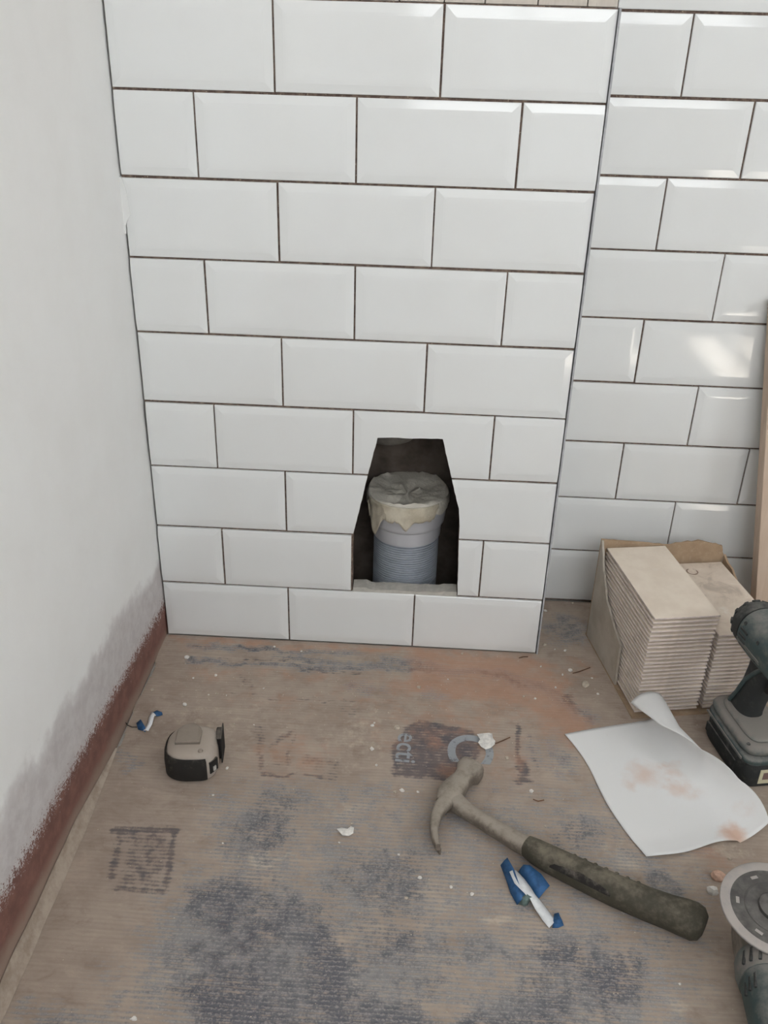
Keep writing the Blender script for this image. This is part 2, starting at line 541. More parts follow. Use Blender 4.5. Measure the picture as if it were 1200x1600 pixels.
def blob(cx, cy, rx, ry, soft=0.5):
    c = F(cx, cy); a = (F(cx + rx, cy) - F(cx - rx, cy)).length / 2; b = (F(cx, cy + ry) - F(cx, cy - ry)).length / 2
    d = np.sqrt(((wx - c.x) / a) ** 2 + ((wy - c.y) / b) ** 2)
    return np.clip((1 + soft - d) / (2 * soft), 0, 1)
def seg(p, q, w, soft=0.6, warp=True):
    a = F(*p); b = F(*q); X_, Y_ = (wx, wy) if warp else (GXm, GYm)
    dx, dy = b.x - a.x, b.y - a.y; L2 = dx * dx + dy * dy
    t = np.clip(((X_ - a.x) * dx + (Y_ - a.y) * dy) / L2, 0, 1)
    d = np.hypot(X_ - a.x - t * dx, Y_ - a.y - t * dy) / w
    return np.clip((1 + soft - d) / (2 * soft), 0, 1)
def poly(pts, soft=0.006, warp=1.0):
    P = [F(*q) for q in pts]; X_ = GXm + (wx - GXm) * warp; Y_ = GYm + (wy - GYm) * warp
    inside = np.zeros(X_.shape, bool); dist = np.full(X_.shape, 9.0)
    n = len(P)
    for i in range(n):
        a, b = P[i], P[(i + 1) % n]
        cond = ((a.y > Y_) != (b.y > Y_))
        with np.errstate(divide='ignore', invalid='ignore'):
            xi = (b.x - a.x) * (Y_ - a.y) / (b.y - a.y + 1e-12) + a.x
        inside ^= cond & (X_ < xi)
        dx, dy = b.x - a.x, b.y - a.y
        t = np.clip(((X_ - a.x) * dx + (Y_ - a.y) * dy) / (dx * dx + dy * dy + 1e-12), 0, 1)
        dist = np.minimum(dist, np.hypot(X_ - a.x - t * dx, Y_ - a.y - t * dy))
    sd = np.where(inside, dist, -dist)
    return np.clip(sd / (2 * soft) + 0.5, 0, 1)
def mx(*a):
    r = a[0]
    for q in a[1:]: r = np.maximum(r, q)
    return r

# worn blue-grey showing through
B = mx(
    0.40 * poly([(330, 1225), (1000, 1240), (1100, 1330), (1090, 1650), (120, 1650), (150, 1560), (300, 1350)], 0.05), 1.0 * poly([(300, 1385), (255, 1435), (232, 1490), (245, 1530), (285, 1585), (300, 1640), (720, 1640), (640, 1560), (560, 1500), (540, 1440), (470, 1400), (400, 1370), (350, 1360)], 0.020),
    0.72 * blob(400, 1300, 70, 60), 0.62 * blob(450, 1245, 70, 22), 0.55 * blob(430, 1380, 90, 40),
    0.8 * blob(600, 1380, 130, 85, 0.7), 0.85 * blob(640, 1510, 130, 75, .8), 0.55 * blob(690, 1290, 50, 40, .7), 0.5 * blob(560, 1240, 60, 20, .7),
    0.85 * poly([(740, 1560), (820, 1470), (900, 1440), (1000, 1470), (1030, 1530), (1010, 1600), (960, 1650), (700, 1650), (690, 1600)], 0.028),
    0.75 * blob(760, 1500, 40, 80, .6), 0.6 * blob(690, 1480, 60, 50, .7),
    0.80 * poly([(1008, 1350), (1045, 1342), (1060, 1375), (1085, 1395), (1080, 1410), (1010, 1390)], 0.006),
    0.70 * seg((300, 1012), (560, 1018), 0.008), 0.8 * seg((290, 1032), (600, 1045), 0.007), 0.75 * seg((430, 1025), (760, 1052), 0.008),
    0.75 * seg((600, 1030), (830, 1060), 0.010), 0.8 * seg((780, 1058), (840, 1075), 0.012), 0.7 * seg((840, 1070), (925, 1125), 0.014),
    0.75 * blob(885, 985, 32, 22), 0.5 * blob(570, 1075, 30, 12), 0.5 * blob(680, 1085, 25, 10),
    0.45 * seg((180, 1180), (210, 1200), 0.01), 0.6 * blob(880, 1190, 18, 40, .7), 0.5 * blob(845, 1180, 20, 30), 0.65 * blob(920, 1300, 60, 40, .8), 0.5 * blob(1000, 1420, 50, 30),
    0.5 * blob(130, 1590, 120, 25, .6), 0.45 * blob(330, 1560, 90, 40))
# dark printing ink
K = mx(
    0.95 * poly([(655, 1124), (690, 1132), (742, 1140), (748, 1175), (738, 1210), (700, 1222), (612, 1212), (610, 1165), (632, 1136)], 0.004, 0.3),
    0.85 * seg((806, 1132), (812, 1180), 0.006, .6), 0.9 * seg((810, 1175), (822, 1225), 0.007, .6), 0.35 * seg((836, 1150), (840, 1200), 0.006),
    0.95 * seg((175, 1298), (274, 1297), 0.006, .7, False), 0.85 * seg((273, 1298), (258, 1390), 0.005, .7, False), 0.75 * seg((190, 1300), (174, 1370), 0.006, .7, False),
    0.8 * seg((180, 1388), (258, 1392), 0.004, .7, False), 0.55 * poly([(195, 1300), (270, 1298), (255, 1392), (185, 1390)], 0.006, 0.4), 0.75 * seg((226, 1330), (224, 1390), 0.006, .8),
    0.55 * seg((405, 1140), (403, 1200), 0.006), 0.75 * seg((405, 1214), (465, 1213), 0.004), 0.75 * seg((480, 1215), (522, 1218), 0.004),
    0.65 * seg((443, 1138), (430, 1165), 0.005), 0.5 * seg((449, 1135), (463, 1178), 0.003), 0.5 * seg((463, 1178), (455, 1200), 0.003), 0.4 * seg((435, 1195), (455, 1195), 0.006),
    0.55 * seg((485, 1190), (520, 1190), 0.008, .7),
    0.55 * seg((345, 1028), (450, 1032), 0.003), 0.6 * seg((480, 1042), (560, 1052), 0.003), 0.7 * seg((760, 1052), (820, 1068), 0.008, .8),
    0.5 * seg((360, 1085), (560, 1100), 0.0022), 0.45 * seg((380, 1060), (400, 1082), 0.005), 0.75 * seg((888, 1085), (895, 1100), 0.012, .7), 0.4 * blob(617, 1103, 10, 6),
    0.5 * blob(540, 1110, 14, 5), 0.42 * blob(510, 1205, 30, 10), 0.35 * blob(380, 1470, 100, 60, .8), 0.3 * blob(330, 1540, 80, 40, .8))
# brick dust
O = mx(
    0.5 * seg((620, 1060), (300, 1050), 0.02, .9), 0.45 * seg((560, 1095), (760, 1110), 0.015, .9), 1.0 * poly([(640, 1010), (835, 1022), (870, 1045), (905, 1090), (935, 1140), (940, 1175), (890, 1165), (850, 1130), (800, 1105), (740, 1098), (650, 1085), (600, 1070), (640, 1050)], 0.02),
    0.75 * seg((270, 1000), (838, 1026), 0.008, .8), 0.5 * blob(295, 1010, 40, 12), 0.55 * blob(600, 1075, 80, 20, .7),
    0.75 * blob(675, 1150, 18, 20, .6), 0.5 * blob(460, 1180, 70, 45, .6), 0.55 * blob(870, 1130, 60, 40, .7), 0.55 * blob(720, 1120, 120, 30, .8), 0.45 * blob(800, 1180, 80, 50, .8),
    0.55 * blob(1120, 1340, 40, 30, .7), 0.35 * blob(600, 1160, 60, 30, .8), 0.6 * blob(700, 1205, 20, 16), 0.3 * blob(500, 1100, 200, 40, .9), 0.5 * blob(900, 1045, 25, 18))
# pale bare paper and plaster smears
P_ = mx(
    0.8 * blob(410, 1338, 24, 15, .5), 0.6 * seg((420, 1335), (465, 1335), 0.004), 0.75 * blob(558, 1540, 18, 22, .5), 0.7 * blob(780, 1445, 40, 8, .6), 0.55 * blob(1055, 1575, 26, 16, .6),
    0.6 * blob(590, 1415, 18, 12, .6), 0.7 * blob(975, 1345, 40, 25, .7), 0.5 * blob(700, 1400, 90, 50, .9), 0.5 * blob(540, 1270, 60, 24, .8), 0.55 * blob(1140, 1330, 40, 20, .7), 0.5 * blob(855, 1557, 14, 8), 0.5 * blob(100, 1590, 10, 6, .5), 0.4 * blob(320, 1140, 150, 60, 1.0), 0.45 * blob(560, 1150, 60, 60, .9))

lip = np.clip((0.020 - (GXm + 0.004)) / 0.020, 0, 1)
near = np.clip((-0.24 - GYm) / 0.10, 0, 1)
Z = 0.0008 * (fbm(GXm, GYm, 9, 51) - 0.5)
# keep the sheet out of the boxed-in corner
fold = np.clip(1 - np.abs(GYm + 0.055 + 0.03 * (GXm - 0.3)) / 0.004, 0, 1) * (GXm < 0.62)
Z = Z + 0.0006 * fold
Z = Z + 0.0007 * seg((185, 1231), (300, 1240), 0.0016, .4)
Z = np.minimum(Z, 0.0011)
keep = np.ones((nx_ - 1, ny_ - 1), bool)
cxm = (GXm[:-1, :-1] + GXm[1:, 1:]) / 2; cym = (GYm[:-1, :-1] + GYm[1:, 1:]) / 2
keep &= ~((cxm < 0.6085) & (cym > 0.003))
gap = 0.0005 + 0.0022 * (np.sin(cym * 45) + 0.6 * np.sin(cym * 117))
keep &= ~((cxm < gap) & (cym > -0.33) & (cym < -0.06))
idx = np.arange(nx_ * ny_).reshape(nx_, ny_)
quads = np.stack([idx[:-1, :-1], idx[1:, :-1], idx[1:, 1:], idx[:-1, 1:]], -1)[keep]
verts = np.stack([GXm, GYm, Z], -1).reshape(-1, 3)
used = np.unique(quads); remap = -np.ones(len(verts), int); remap[used] = np.arange(len(used))
quads = remap[quads]; verts = verts[used]
me = bpy.data.meshes.new('protective_board')
me.vertices.add(len(verts)); me.vertices.foreach_set('co', verts.astype(np.float32).ravel())
me.loops.add(quads.size); me.loops.foreach_set('vertex_index', quads.astype(np.int32).ravel())
me.polygons.add(len(quads)); me.polygons.foreach_set('loop_start', np.arange(0, quads.size, 4, dtype=np.int32))
me.update(calc_edges=True); me.validate()
me.polygons.foreach_set('use_smooth', [True] * len(me.polygons))
at = me.color_attributes.new('wear', 'FLOAT_COLOR', 'POINT')
colr = np.stack([B, O, P_, K], -1).reshape(-1, 4)[used]
at.data.foreach_set('color', colr.astype(np.float32).ravel())

def m_board():
    t = NT('dusty_cardboard_floor_cover'); v = t.pos()
    att = t.t.nodes.new('ShaderNodeAttribute'); att.attribute_name = 'wear'
    sc = t.t.nodes.new('ShaderNodeSeparateColor'); t.l(att.outputs['Color'], sc.inputs[0])
    b, o, p_ = sc.outputs[0], sc.outputs[1], sc.outputs[2]; k = att.outputs['Alpha']
    sp = t.t.nodes.new('ShaderNodeSeparateXYZ'); t.l(v, sp.inputs[0])
    n1 = t.noise(v, 14, 8, 0.65); n2 = t.noise(v, 70, 8, 0.7); n3 = t.noise(v, 330, 4, 0.7)
    mp = t.t.nodes.new('ShaderNodeMapping'); mp.inputs['Scale'].default_value = (5, 120, 1); t.l(v, mp.inputs['Vector'])
    st = t.noise(mp.outputs[0], 2.0, 6, 0.7)
    mpv = t.t.nodes.new('ShaderNodeMapping'); mpv.inputs['Scale'].default_value = (90, 6, 1); t.l(v, mpv.inputs['Vector'])
    stv = t.noise(mpv.outputs[0], 2.0, 4, 0.7)
    # fluting of the corrugated core runs along x
    wob = t.math('MULTIPLY', t.noise(v, 5, 3), 0.010)
    cor = t.math('SINE', t.math('MULTIPLY', t.math('ADD', sp.outputs[1], wob), 2 * PI / 0.0056))
    cor01 = t.math('MULTIPLY_ADD', cor, 0.5, 0.5)
    flute = t.step(t.math('MULTIPLY', b, t.step(n1, 0.35, 0.6)), 0.25, 0.7)
    base = t.mix(t.step(n1, 0.3, 0.72), C(164, 148, 135), C(182, 167, 153))
    base = t.mix(t.math('MULTIPLY', t.step(st, 0.42, 0.7), 0.35), base, C(148, 132, 121))
    base = t.mix(t.math('MULTIPLY', t.step(n2, 0.5, 0.75), 0.3), base, C(196, 182, 168))
    base = t.mix(t.math('MULTIPLY', cor01, 0.10), base, C(134, 119, 109))
    mo0 = t.t.nodes.new('ShaderNodeMapping'); mo0.inputs['Location'].default_value = (1.3, 2.9, 0); mo0.inputs['Scale'].default_value = (1.0, 1.7, 1); t.l(v, mo0.inputs['Vector'])
    n6 = t.noise(mo0.outputs[0], 24, 8, 0.72, 0.5)
    base = t.mix(t.math('MULTIPLY', t.step(n6, 0.50, 0.68), 0.45), base, C(136, 118, 107))
    base = t.mix(t.math('MULTIPLY', t.step(n6, 0.46, 0.34), 0.40), base, C(188, 170, 156))
    # pale
    fp = t.step(t.math('ADD', p_, t.math('MULTIPLY', t.math('SUBTRACT', n2, 0.5), 1.3)), 0.25, 0.85)
    base = t.mix(t.math('MULTIPLY', fp, 0.75), base, C(208, 194, 177))
    # blue-grey
    mo = t.t.nodes.new('ShaderNodeMapping'); mo.inputs['Location'].default_value = (3.1, 7.7, 0); t.l(v, mo.inputs['Vector'])
    n4 = t.noise(mo.outputs[0], 30, 8, 0.7, 0.3); n5 = t.noise(mo.outputs[0], 11, 5, 0.6)
    nb = t.math('ADD', t.math('MULTIPLY', t.math('SUBTRACT', n2, 0.5), 1.6), t.math('MULTIPLY', t.math('SUBTRACT', n4, 0.5), 1.9))
    nb = t.math('ADD', nb, t.math('MULTIPLY', t.math('SUBTRACT', stv, 0.5), 0.5))
    nb = t.math('ADD', nb, t.math('MULTIPLY', t.math('SUBTRACT', st, 0.5), 0.5))
    nb = t.math('ADD', nb, t.math('MULTIPLY', t.math('SUBTRACT', cor01, 0.5), 0.42))
    fb = t.step(t.math('ADD', t.math('MULTIPLY', b, 0.74), nb), 0.06, 0.66)
    dk = t.step(t.math('ADD', t.math('MULTIPLY', t.math('SUBTRACT', n5, 0.5), 1.6), t.math('ADD', t.math('MULTIPLY', b, 0.55), t.math('MULTIPLY', t.math('SUBTRACT', n2, 0.5), 1.2))), 0.15, 0.75)
    blue = t.mix(dk, C(146, 145, 146), C(88, 92, 102))
    blue = t.mix(t.math('MULTIPLY', t.step(t.math('ADD', n3, t.math('MULTIPLY', cor01, 0.16)), 0.58, 0.72), 0.55), blue, C(176, 170, 165))
    gate = t.step(b, 0.04, 0.22)
    base = t.mix(t.math('MULTIPLY', t.math('MULTIPLY', fb, gate), 0.88), base, blue)
    # ink
    fk = t.step(t.math('ADD', t.math('MULTIPLY', k, 0.8), t.math('ADD', t.math('MULTIPLY', t.math('SUBTRACT', n2, 0.5), 2.0), t.math('MULTIPLY', t.math('SUBTRACT', cor01, 0.5), 0.22))), 0.22, 0.80)
    fk = t.math('MULTIPLY', t.math('MULTIPLY', fk, t.step(k, 0.05, 0.25)), 0.80)
    base = t.mix(fk, base, t.mix(t.step(n4, .4, .6), C(78, 78, 88), C(104, 94, 96)))
    # brick dust
    fo = t.step(t.math('ADD', o, t.math('ADD', t.math('MULTIPLY', t.math('SUBTRACT', n4, 0.5), 2.2), t.math('MULTIPLY', t.math('SUBTRACT', st, 0.5), 1.2))), 0.15, 1.15)
    fo = t.math('MULTIPLY', t.math('MULTIPLY', fo, t.step(o, 0.02, 0.3)), 0.62)
    base = t.mix(fo, base, t.mix(n2, C(176, 130, 104), C(192, 150, 126)))
    # light specks of plaster
    spk = t.step(n3, 0.70, 0.76)
    base = t.mix(t.math('MULTIPLY', spk, 0.5), base, C(205, 196, 184))
    h = t.math('ADD', t.math('MULTIPLY', cor01, t.math('MULTIPLY_ADD', flute, 0.8, 0.15)), t.math('MULTIPLY', n2, 0.7))
    t.bump(h, 0.35, 0.0009)
    return t.fin(base, 0.85, 0.25)
board = link('protective_board', me, m_board())
tag(board, 'worn dusty brown cardboard floor cover with blue-grey scuffs and print', 'floor cover')

# pale cardboard edge turned up against the left wall
m = MB(); secs = []
for i in range(60):
    y = -0.27 - 0.68 * i / 59
    k = min(1, i / 14) * (1 + 0.25 * mnoise.noise(Vector((y * 14, 1, 1))))
    secs.append([(0.006 * k + 0.0020 + 0.001 * mnoise.noise(Vector((y * 30, 4, 1))), y, 0.0012), (0.0035 * k + 0.0012, y, 0.005 * k + 0.0012), (0.0012 * k, y, 0.013 * k + 0.0012), (-0.0012, y, 0.021 * k + 0.002), (-0.0018, y, 0.0012)])
edge = m.loft(secs).build('cardboard_edge', dusty('dust_covered_card_edge', C(150, 134, 120), C(178, 164, 150), 0.5, 0.85, 40), None, smooth=60)
tag(edge, 'dusty pale cardboard strip turned up along the foot of the plaster wall', 'cardboard edge')
# smear of filler lapping over the tile edge
pts_ = [W(u, v_, -0.001) for u, v_ in [(186, 275), (190, 279), (196, 295), (199, 312), (204, 335), (200, 342), (196, 352), (197, 366), (190, 360)]]
o = MB().loft([[(q.x, -0.0006, q.z) for q in pts_], [(q.x - 0.0006, 0.0056, q.z) for q in pts_]]).build('filler_smear', M_WHITE, wall_left)

# worn printed lettering on the board
def m_print():
    t = NT('faded_pale_ink'); v = t.pos()
    n = t.noise(v, 75, 6, 0.7)
    tr = t.t.nodes.new('ShaderNodeBsdfTransparent'); mxs = t.t.nodes.new('ShaderNodeMixShader')
    t.fin(C(172, 176, 180), 0.85, 0.2)
    t.l(t.step(n, 0.36, 0.62), mxs.inputs[0]); t.l(t.b.outputs[0], mxs.inputs[2]); t.l(tr.outputs[0], mxs.inputs[1])
    inv = t.math('MULTIPLY', t.step(n, 0.74, 0.52), 0.85); t.l(inv, mxs.inputs[0])
    t.l(mxs.outputs[0], t.out.inputs[0])
    return t.m
M_PRINT = m_print()
def lettering(txt, px, size, rz, bold=0.0006):
    cu = bpy.data.curves.new('txt', 'FONT'); cu.body = txt; cu.size = size; cu.align_x = 'LEFT'; cu.align_y = 'CENTER'; cu.offset = bold
    o = bpy.data.objects.new('txt', cu); COL.objects.link(o)
    bpy.context.view_layer.update()
    m_ = bpy.data.meshes.new_from_object(o.evaluated_get(bpy.context.evaluated_depsgraph_get()))
    bpy.data.objects.remove(o)
    m_.materials.clear(); m_.materials.append(M_PRINT)
    q = F(*px)
    return link('print_lettering', m_, None, board, (q.x, q.y, 0.0009), (0, 0, rz))
lettering('ecti', (637, 1146), 0.042, R(-93), 0.0004)
lettering('C', (732, 1147), 0.088, R(-93), 0.0016)

# ------------------------------------------------------------------ soil pipe in the opening
def lathe(profile, n=48, c=(0, 0)):
    m = MB(); secs = []
    for r, z in profile:
        secs.append([(c[0] + r * math.cos(2 * PI * i / n), c[1] + r * math.sin(2 * PI * i / n), z) for i in range(n)])
    m.loft(secs, False, False)
    return m
PCX, PCY = 0.3865, 0.0935
pipe = empty('soil_pipe', (PCX, PCY, 0.0))
tag(pipe, 'ribbed grey plastic soil pipe standing inside the wall opening', 'pipe')
M_PIPE = dusty('pale_grey_plastic', C(186, 186, 190), C(178, 170, 160), 0.25, 0.4, 25, 0.4)
M_PIPE2 = simple('grey_ribbed_plastic', C(168, 174, 184), 0.4, 0.45, var=0.05)
prof = [(0.0505, 0.0)]
z = 0.004
while z < 0.166:
    prof += [(0.0490, z), (0.0535, z + 0.0008), (0.0535, z + 0.0025), (0.0490, z + 0.0033)]
    z += 0.0042
lathe(prof, 56).build('ribbed_sleeve', M_PIPE2, pipe, smooth=50)
prof = [(0.0500, 0.166), (0.0552, 0.167), (0.0558, 0.171), (0.0566, 0.190), (0.0585, 0.1915), (0.0606, 0.194), (0.0612, 0.198), (0.0632, 0.216), (0.0646, 0.220), (0.0648, 0.238), (0.0640, 0.2415), (0.0606, 0.2418), (0.0596, 0.232), (0.0590, 0.20)]
lathe(prof, 56).build('socket', M_PIPE, pipe, smooth=35)
prof = [(0.0545, 0.0), (0.066, 0.0), (0.067, 0.008), (0.0645, 0.013), (0.0545, 0.014)]
lathe(prof, 48).build('base_collar', M_PIPE2, pipe, smooth=35)
# crumpled film and tape closing the pipe
m = MB(); nA, rings_ = 72, []
def cr(a, r, s=1.0):
    return mnoise.noise(Vector((math.cos(a) * r * 55, math.sin(a) * r * 55, 5.2))) * s
for r in [0.004, 0.012, 0.02, 0.028, 0.036, 0.044, 0.052, 0.058, 0.0628]:
    sec = []
    for i in range(nA):
        a = 2 * PI * i / nA
        z = 0.2445 - 0.010 * (1 - (r / 0.063) ** 2) + 0.011 * abs(cr(a, r)) * (1.3 - r / 0.063) + 0.004 * abs(cr(a + 1, r * 2.2)) + 0.002 * math.sin(3 * a + r * 90)
        sec.append((r * math.cos(a), r * math.sin(a), z))
    rings_.append(sec)
for k, (r, dz) in enumerate([(0.0655, -0.001), (0.0668, -0.006), (0.0672, -0.012), (0.0670, -0.020)]):
    sec = []
    for i in range(nA):
        a = 2 * PI * i / nA
        rr = r + 0.0012 * mnoise.noise(Vector((a * 6, k * 0.7, 1)))
        ln = 1.0 + 0.5 * mnoise.noise(Vector((math.cos(a) * 3, math.sin(a) * 3, 8)))
        sec.append((rr * math.cos(a), rr * math.sin(a), 0.2445 + dz * ln))
    rings_.append(sec)
m.loft(rings_, True, False)
def m_film():
    t = NT('crumpled_grey_film'); v = t.coord()
    n = t.noise(v, 60, 6, 0.7, 0.6); n2 = t.noise(v, 22, 5)
    c = t.mix(t.step(n2, 0.35, 0.65), C(196, 190, 178), C(222, 216, 204))
    t.bump(n, 0.7, 0.004)
    return t.fin(c, 0.5, 0.4)
m.build('film_cover', m_film(), pipe, smooth=50)
# ragged tape flap hanging over the front
m = MB(); secs = []
prof_len = {}
for i in range(44):
    a = R(206 + (316 - 206) * i / 43)
    u = i / 43
    ln = 0.026 + 0.010 * mnoise.noise(Vector((u * 9, 0, 3))) + 0.004 * mnoise.noise(Vector((u * 40, 0, 9)))
    ln += 0.034 * math.exp(-((u - 0.17) / 0.07) ** 2) + 0.014 * math.exp(-((u - 0.55) / 0.06) ** 2)
    ln *= min(1, u / 0.06 + 0.3) * min(1, (1 - u) / 0.10 + 0.2)
    sec = []
    for k in range(9):
        f = k / 8
        rr = 0.0682 + 0.0012 * mnoise.noise(Vector((u * 22, f * 3, 2))) + 0.0035 * f * (1 if u < .4 else .4) * (0.6 + mnoise.noise(Vector((u * 12, f * 2, 7))))
        rr = max(rr, 0.0676)
        sec.append((rr * math.cos(a), rr * math.sin(a), 0.2435 - ln * f))
    secs.append(sec)
m.loft(secs, False, False, closed=False)
def m_tape():
    t = NT('cream_masking_tape'); v = t.coord()
    n = t.noise(v, 90, 6, 0.7, 0.5)
    c = t.mix(t.step(t.noise(v, 30, 4), 0.35, 0.7), C(206, 198, 180), C(176, 166, 146))
    t.bump(n, 0.6, 0.003)
    return t.fin(c, 0.6, 0.3)
M_TAPE = m_tape()
tf = m.build('tape_flap', M_TAPE, pipe, smooth=60)
tf.modifiers.new('thick', 'SOLIDIFY').thickness = 0.0006

fl = empty('flush_elbow', (0.352, 0.105, 0.325))
tag(fl, 'dark grey flush pipe bend hanging inside the top of the opening', 'pipe')
M_DPIPE = simple('dull_grey_plastic', C(120, 116, 110), 0.6, 0.3, var=0.1)
lathe([(0.001, 0.0), (0.030, 0.001), (0.040, 0.006), (0.045, 0.016), (0.046, 0.06), (0.040, 0.075), (0.025, 0.08)], 36).build('bowl', M_DPIPE, fl, smooth=60)
lathe([(0.025, 0.078), (0.025, 0.56)], 24).build('stem', M_DPIPE, fl, smooth=40)

# ------------------------------------------------------------------ leaning board on the right
bl0 = Vector((0.9737, 0.080, 0.0)); bl1 = Vector((0.909, 0.1585, 0.56))
ax = (bl1 - bl0).normalized()
wd = Vector((1, 0.0, 0)); wd = (wd - ax * wd.dot(ax)).normalized()
nr = wd.cross(ax).normalized()
if nr.y > 0: nr = -nr
bl0 += Vector((0, 0.0, 0.0))
Lb = 0.565
m = MB(); wdt, th = 0.14, 0.026
vs_ = []
for a_ in (0, Lb):
    for w_ in (0, wdt):
        for t_ in (0, th):
            q = bl0 + ax * a_ + wd * w_ + nr * t_
            vs_.append(q)
zmin = min(q.z for q in vs_)
m.add([q - bl0 for q in vs_], [(0, 1, 3, 2), (4, 6, 7, 5), (0, 4, 5, 1), (2, 3, 7, 6), (0, 2, 6, 4), (1, 5, 7, 3)])
lb = m.build('leaning_board', m_wood('pale_fibreboard', C(204, 184, 166), C(196, 174, 154), C(180, 158, 140)), None, bevel=0.0012)
lb.location = bl0 + Vector((0, 0, -zmin))
tag(lb, 'pale brown fibreboard plank leaning against the tiled recess wall', 'board')

# ------------------------------------------------------------------ carton with two stacks of tiles
BR = R(10.0)
bc = Vector((0.738, -0.144, 0))           # front left foot of the left stack
def bl(x, y, z=0):                         # carton coordinates: x to the right, y to the back
    return Vector((bc.x + x * math.cos(BR) - y * math.sin(BR), bc.y + x * math.sin(BR) + y * math.cos(BR), z))
carton = empty('tile_carton', bc, BR)
tag(carton, 'torn open brown cardboard carton holding two stacks of tiles', 'carton')
def m_card():
    t = NT('brown_cardboard'); v = t.coord()
    n = t.noise(v, 30, 6, 0.65); n2 = t.noise(v, 160, 4)
    c = t.mix(t.step(n, 0.3, 0.7), C(176, 152, 126), C(158, 134, 110))
    c = t.mix(t.math('MULTIPLY', t.step(n2, 0.5, 0.75), 0.4), c, C(190, 172, 150))
    t.bump(n2, 0.2, 0.0006)
    return t.fin(c, 0.85, 0.2)
def m_card2():
    t = NT('dusty_printed_cardboard'); v = t.coord()
    n = t.noise(v, 20, 6, 0.65)
    c = t.mix(t.step(n, 0.3, 0.7), C(188, 180, 168), C(170, 160, 146))
    return t.fin(c, 0.85, 0.2)
M_CARD = m_card(); M_CARD2 = m_card2()
def panel(poly_pts, plane, off, th, name, mat):
    """outline in (a, z), extruded across its thickness"""
    pts = []
    n = len(poly_pts)
    m_ = MB(); f0, f1 = [], []
    for a_, z_ in poly_pts:
        if plane == 'x': f0.append((off, a_, z_)); f1.append((off - th, a_, z_))
        elif plane == 'y': f0.append((a_, off, z_)); f1.append((a_, off + th, z_))
        else: f0.append((a_, z_, off)); f1.append((a_, z_, off - th))
    m_.loft([f0, f1])
    return m_.build(name, mat, carton)
def rag(p, q, n, amp, seed):
    out = []
    for i in range(n):
        t_ = i / n
        out.append((p[0] + (q[0] - p[0]) * t_ + amp * mnoise.noise(Vector((i * 1.7, seed, 0))), p[1] + (q[1] - p[1]) * t_ + amp * mnoise.noise(Vector((i * 1.3, seed, 5)))))
    return out
CT = 0.0034
# base, back with ragged top, left side torn diagonally, right side
panel([(-0.0045, -0.004), (0.212, -0.004), (0.212, 0.212), (-0.0045, 0.212)], 'z', 0.0032, 0.003, 'base_panel', M_CARD)
panel([(-0.004, 0.0034)] + [(0.2085, 0.0034)] + rag((0.2085, 0.150), (0.203, 0.166), 4, 0.004, 1) + rag((0.203, 0.166), (0.16, 0.178), 8, 0.002, 2) + rag((0.16, 0.178), (0.095, 0.170), 7, 0.0035, 3) + rag((0.095, 0.174), (-0.004, 0.187), 10, 0.0016, 4) + [(-0.004, 0.187)],
      'y', 0.2065, CT, 'back_panel', M_CARD)
side = [(0.206, 0.0034), (0.206, 0.186)] + rag((0.203, 0.184), (0.185, 0.150), 5, 0.003, 5) + rag((0.185, 0.150), (0.150, 0.106), 8, 0.005, 6) + rag((0.150, 0.106), (0.092, 0.078), 8, 0.004, 7) + [(0.078, 0.074), (0.072, 0.0034)]
panel(side, 'x', -0.0012, CT, 'side_panel', M_CARD2)
panel([(0.206, 0.0034), (0.206, 0.15)] + rag((0.206, 0.15), (0.12, 0.118), 6, 0.005, 8) + rag((0.12, 0.118), (0.02, 0.10), 6, 0.006, 9) + [(0.015, 0.0034)], 'x', 0.2120, CT, 'side_panel', M_CARD)

def m_biscuit():
    t = NT('cream_tile_biscuit'); v = t.coord(); oi = t.t.nodes.new('ShaderNodeObjectInfo')
    n = t.noise(v, 26, 5, 0.6); n2 = t.noise(v, 120, 4, 0.6)
    c = t.mix(t.step(n, 0.3, 0.7), C(236, 223, 207), C(226, 211, 194))
    c = t.mix(t.math('MULTIPLY', t.step(n, 0.60, 0.72), 0.35), c, C(238, 231, 222))
    c = t.mix(t.step(n2, 0.73, 0.79), c, C(146, 128, 112))
    t.bump(n2, 0.1, 0.0006)
    return t.fin(c, 0.8, 0.2)
M_BISC = m_biscuit()
M_EDGE = simple('mauve_glazed_tile_edge', C(214, 200, 194), 0.55, 0.35, var=0.08, scale=90)
# loose tile lying face down: biscuit back on top, narrower glazed face below
def loose_tile():
    m_ = MB(); w, l, t_ = 0.0975, 0.198, 0.0066
    def rr(i, z): return [(i, i, z), (w - i, i, z), (w - i, l - i, z), (i, l - i, z)]
    m_.loft([rr(0.014, 0.0), rr(0.0125, 0.0010), rr(0.0120, 0.0032), rr(0.0006, 0.0036), rr(0.0, 0.0040), rr(0.0, 0.0060), rr(0.0006, t_ - 0.0003)], True, False)
    body = m_.mesh('loose_tile_body')
    b_ = MB().box(0.0003, w - 0.0003, 0.0003, l - 0.0003, t_ - 0.0006, t_).mesh('loose_tile_back')
    body.materials.append(M_EDGE); b_.materials.append(M_BISC)
    return body, b_
lt_body, lt_back = loose_tile()
def put_loose(x, y, z, dr, label, group):
    q = bl(x, y, z)
    r = bpy.data.objects.new('loose_tile', lt_body); COL.objects.link(r)
    r.location = q; r.rotation_euler = (0, 0, BR + dr)
    k = bpy.data.objects.new('biscuit_back', lt_back); COL.objects.link(k); k.parent = r
    if label: tag(r, label, 'tile', group)
    return r
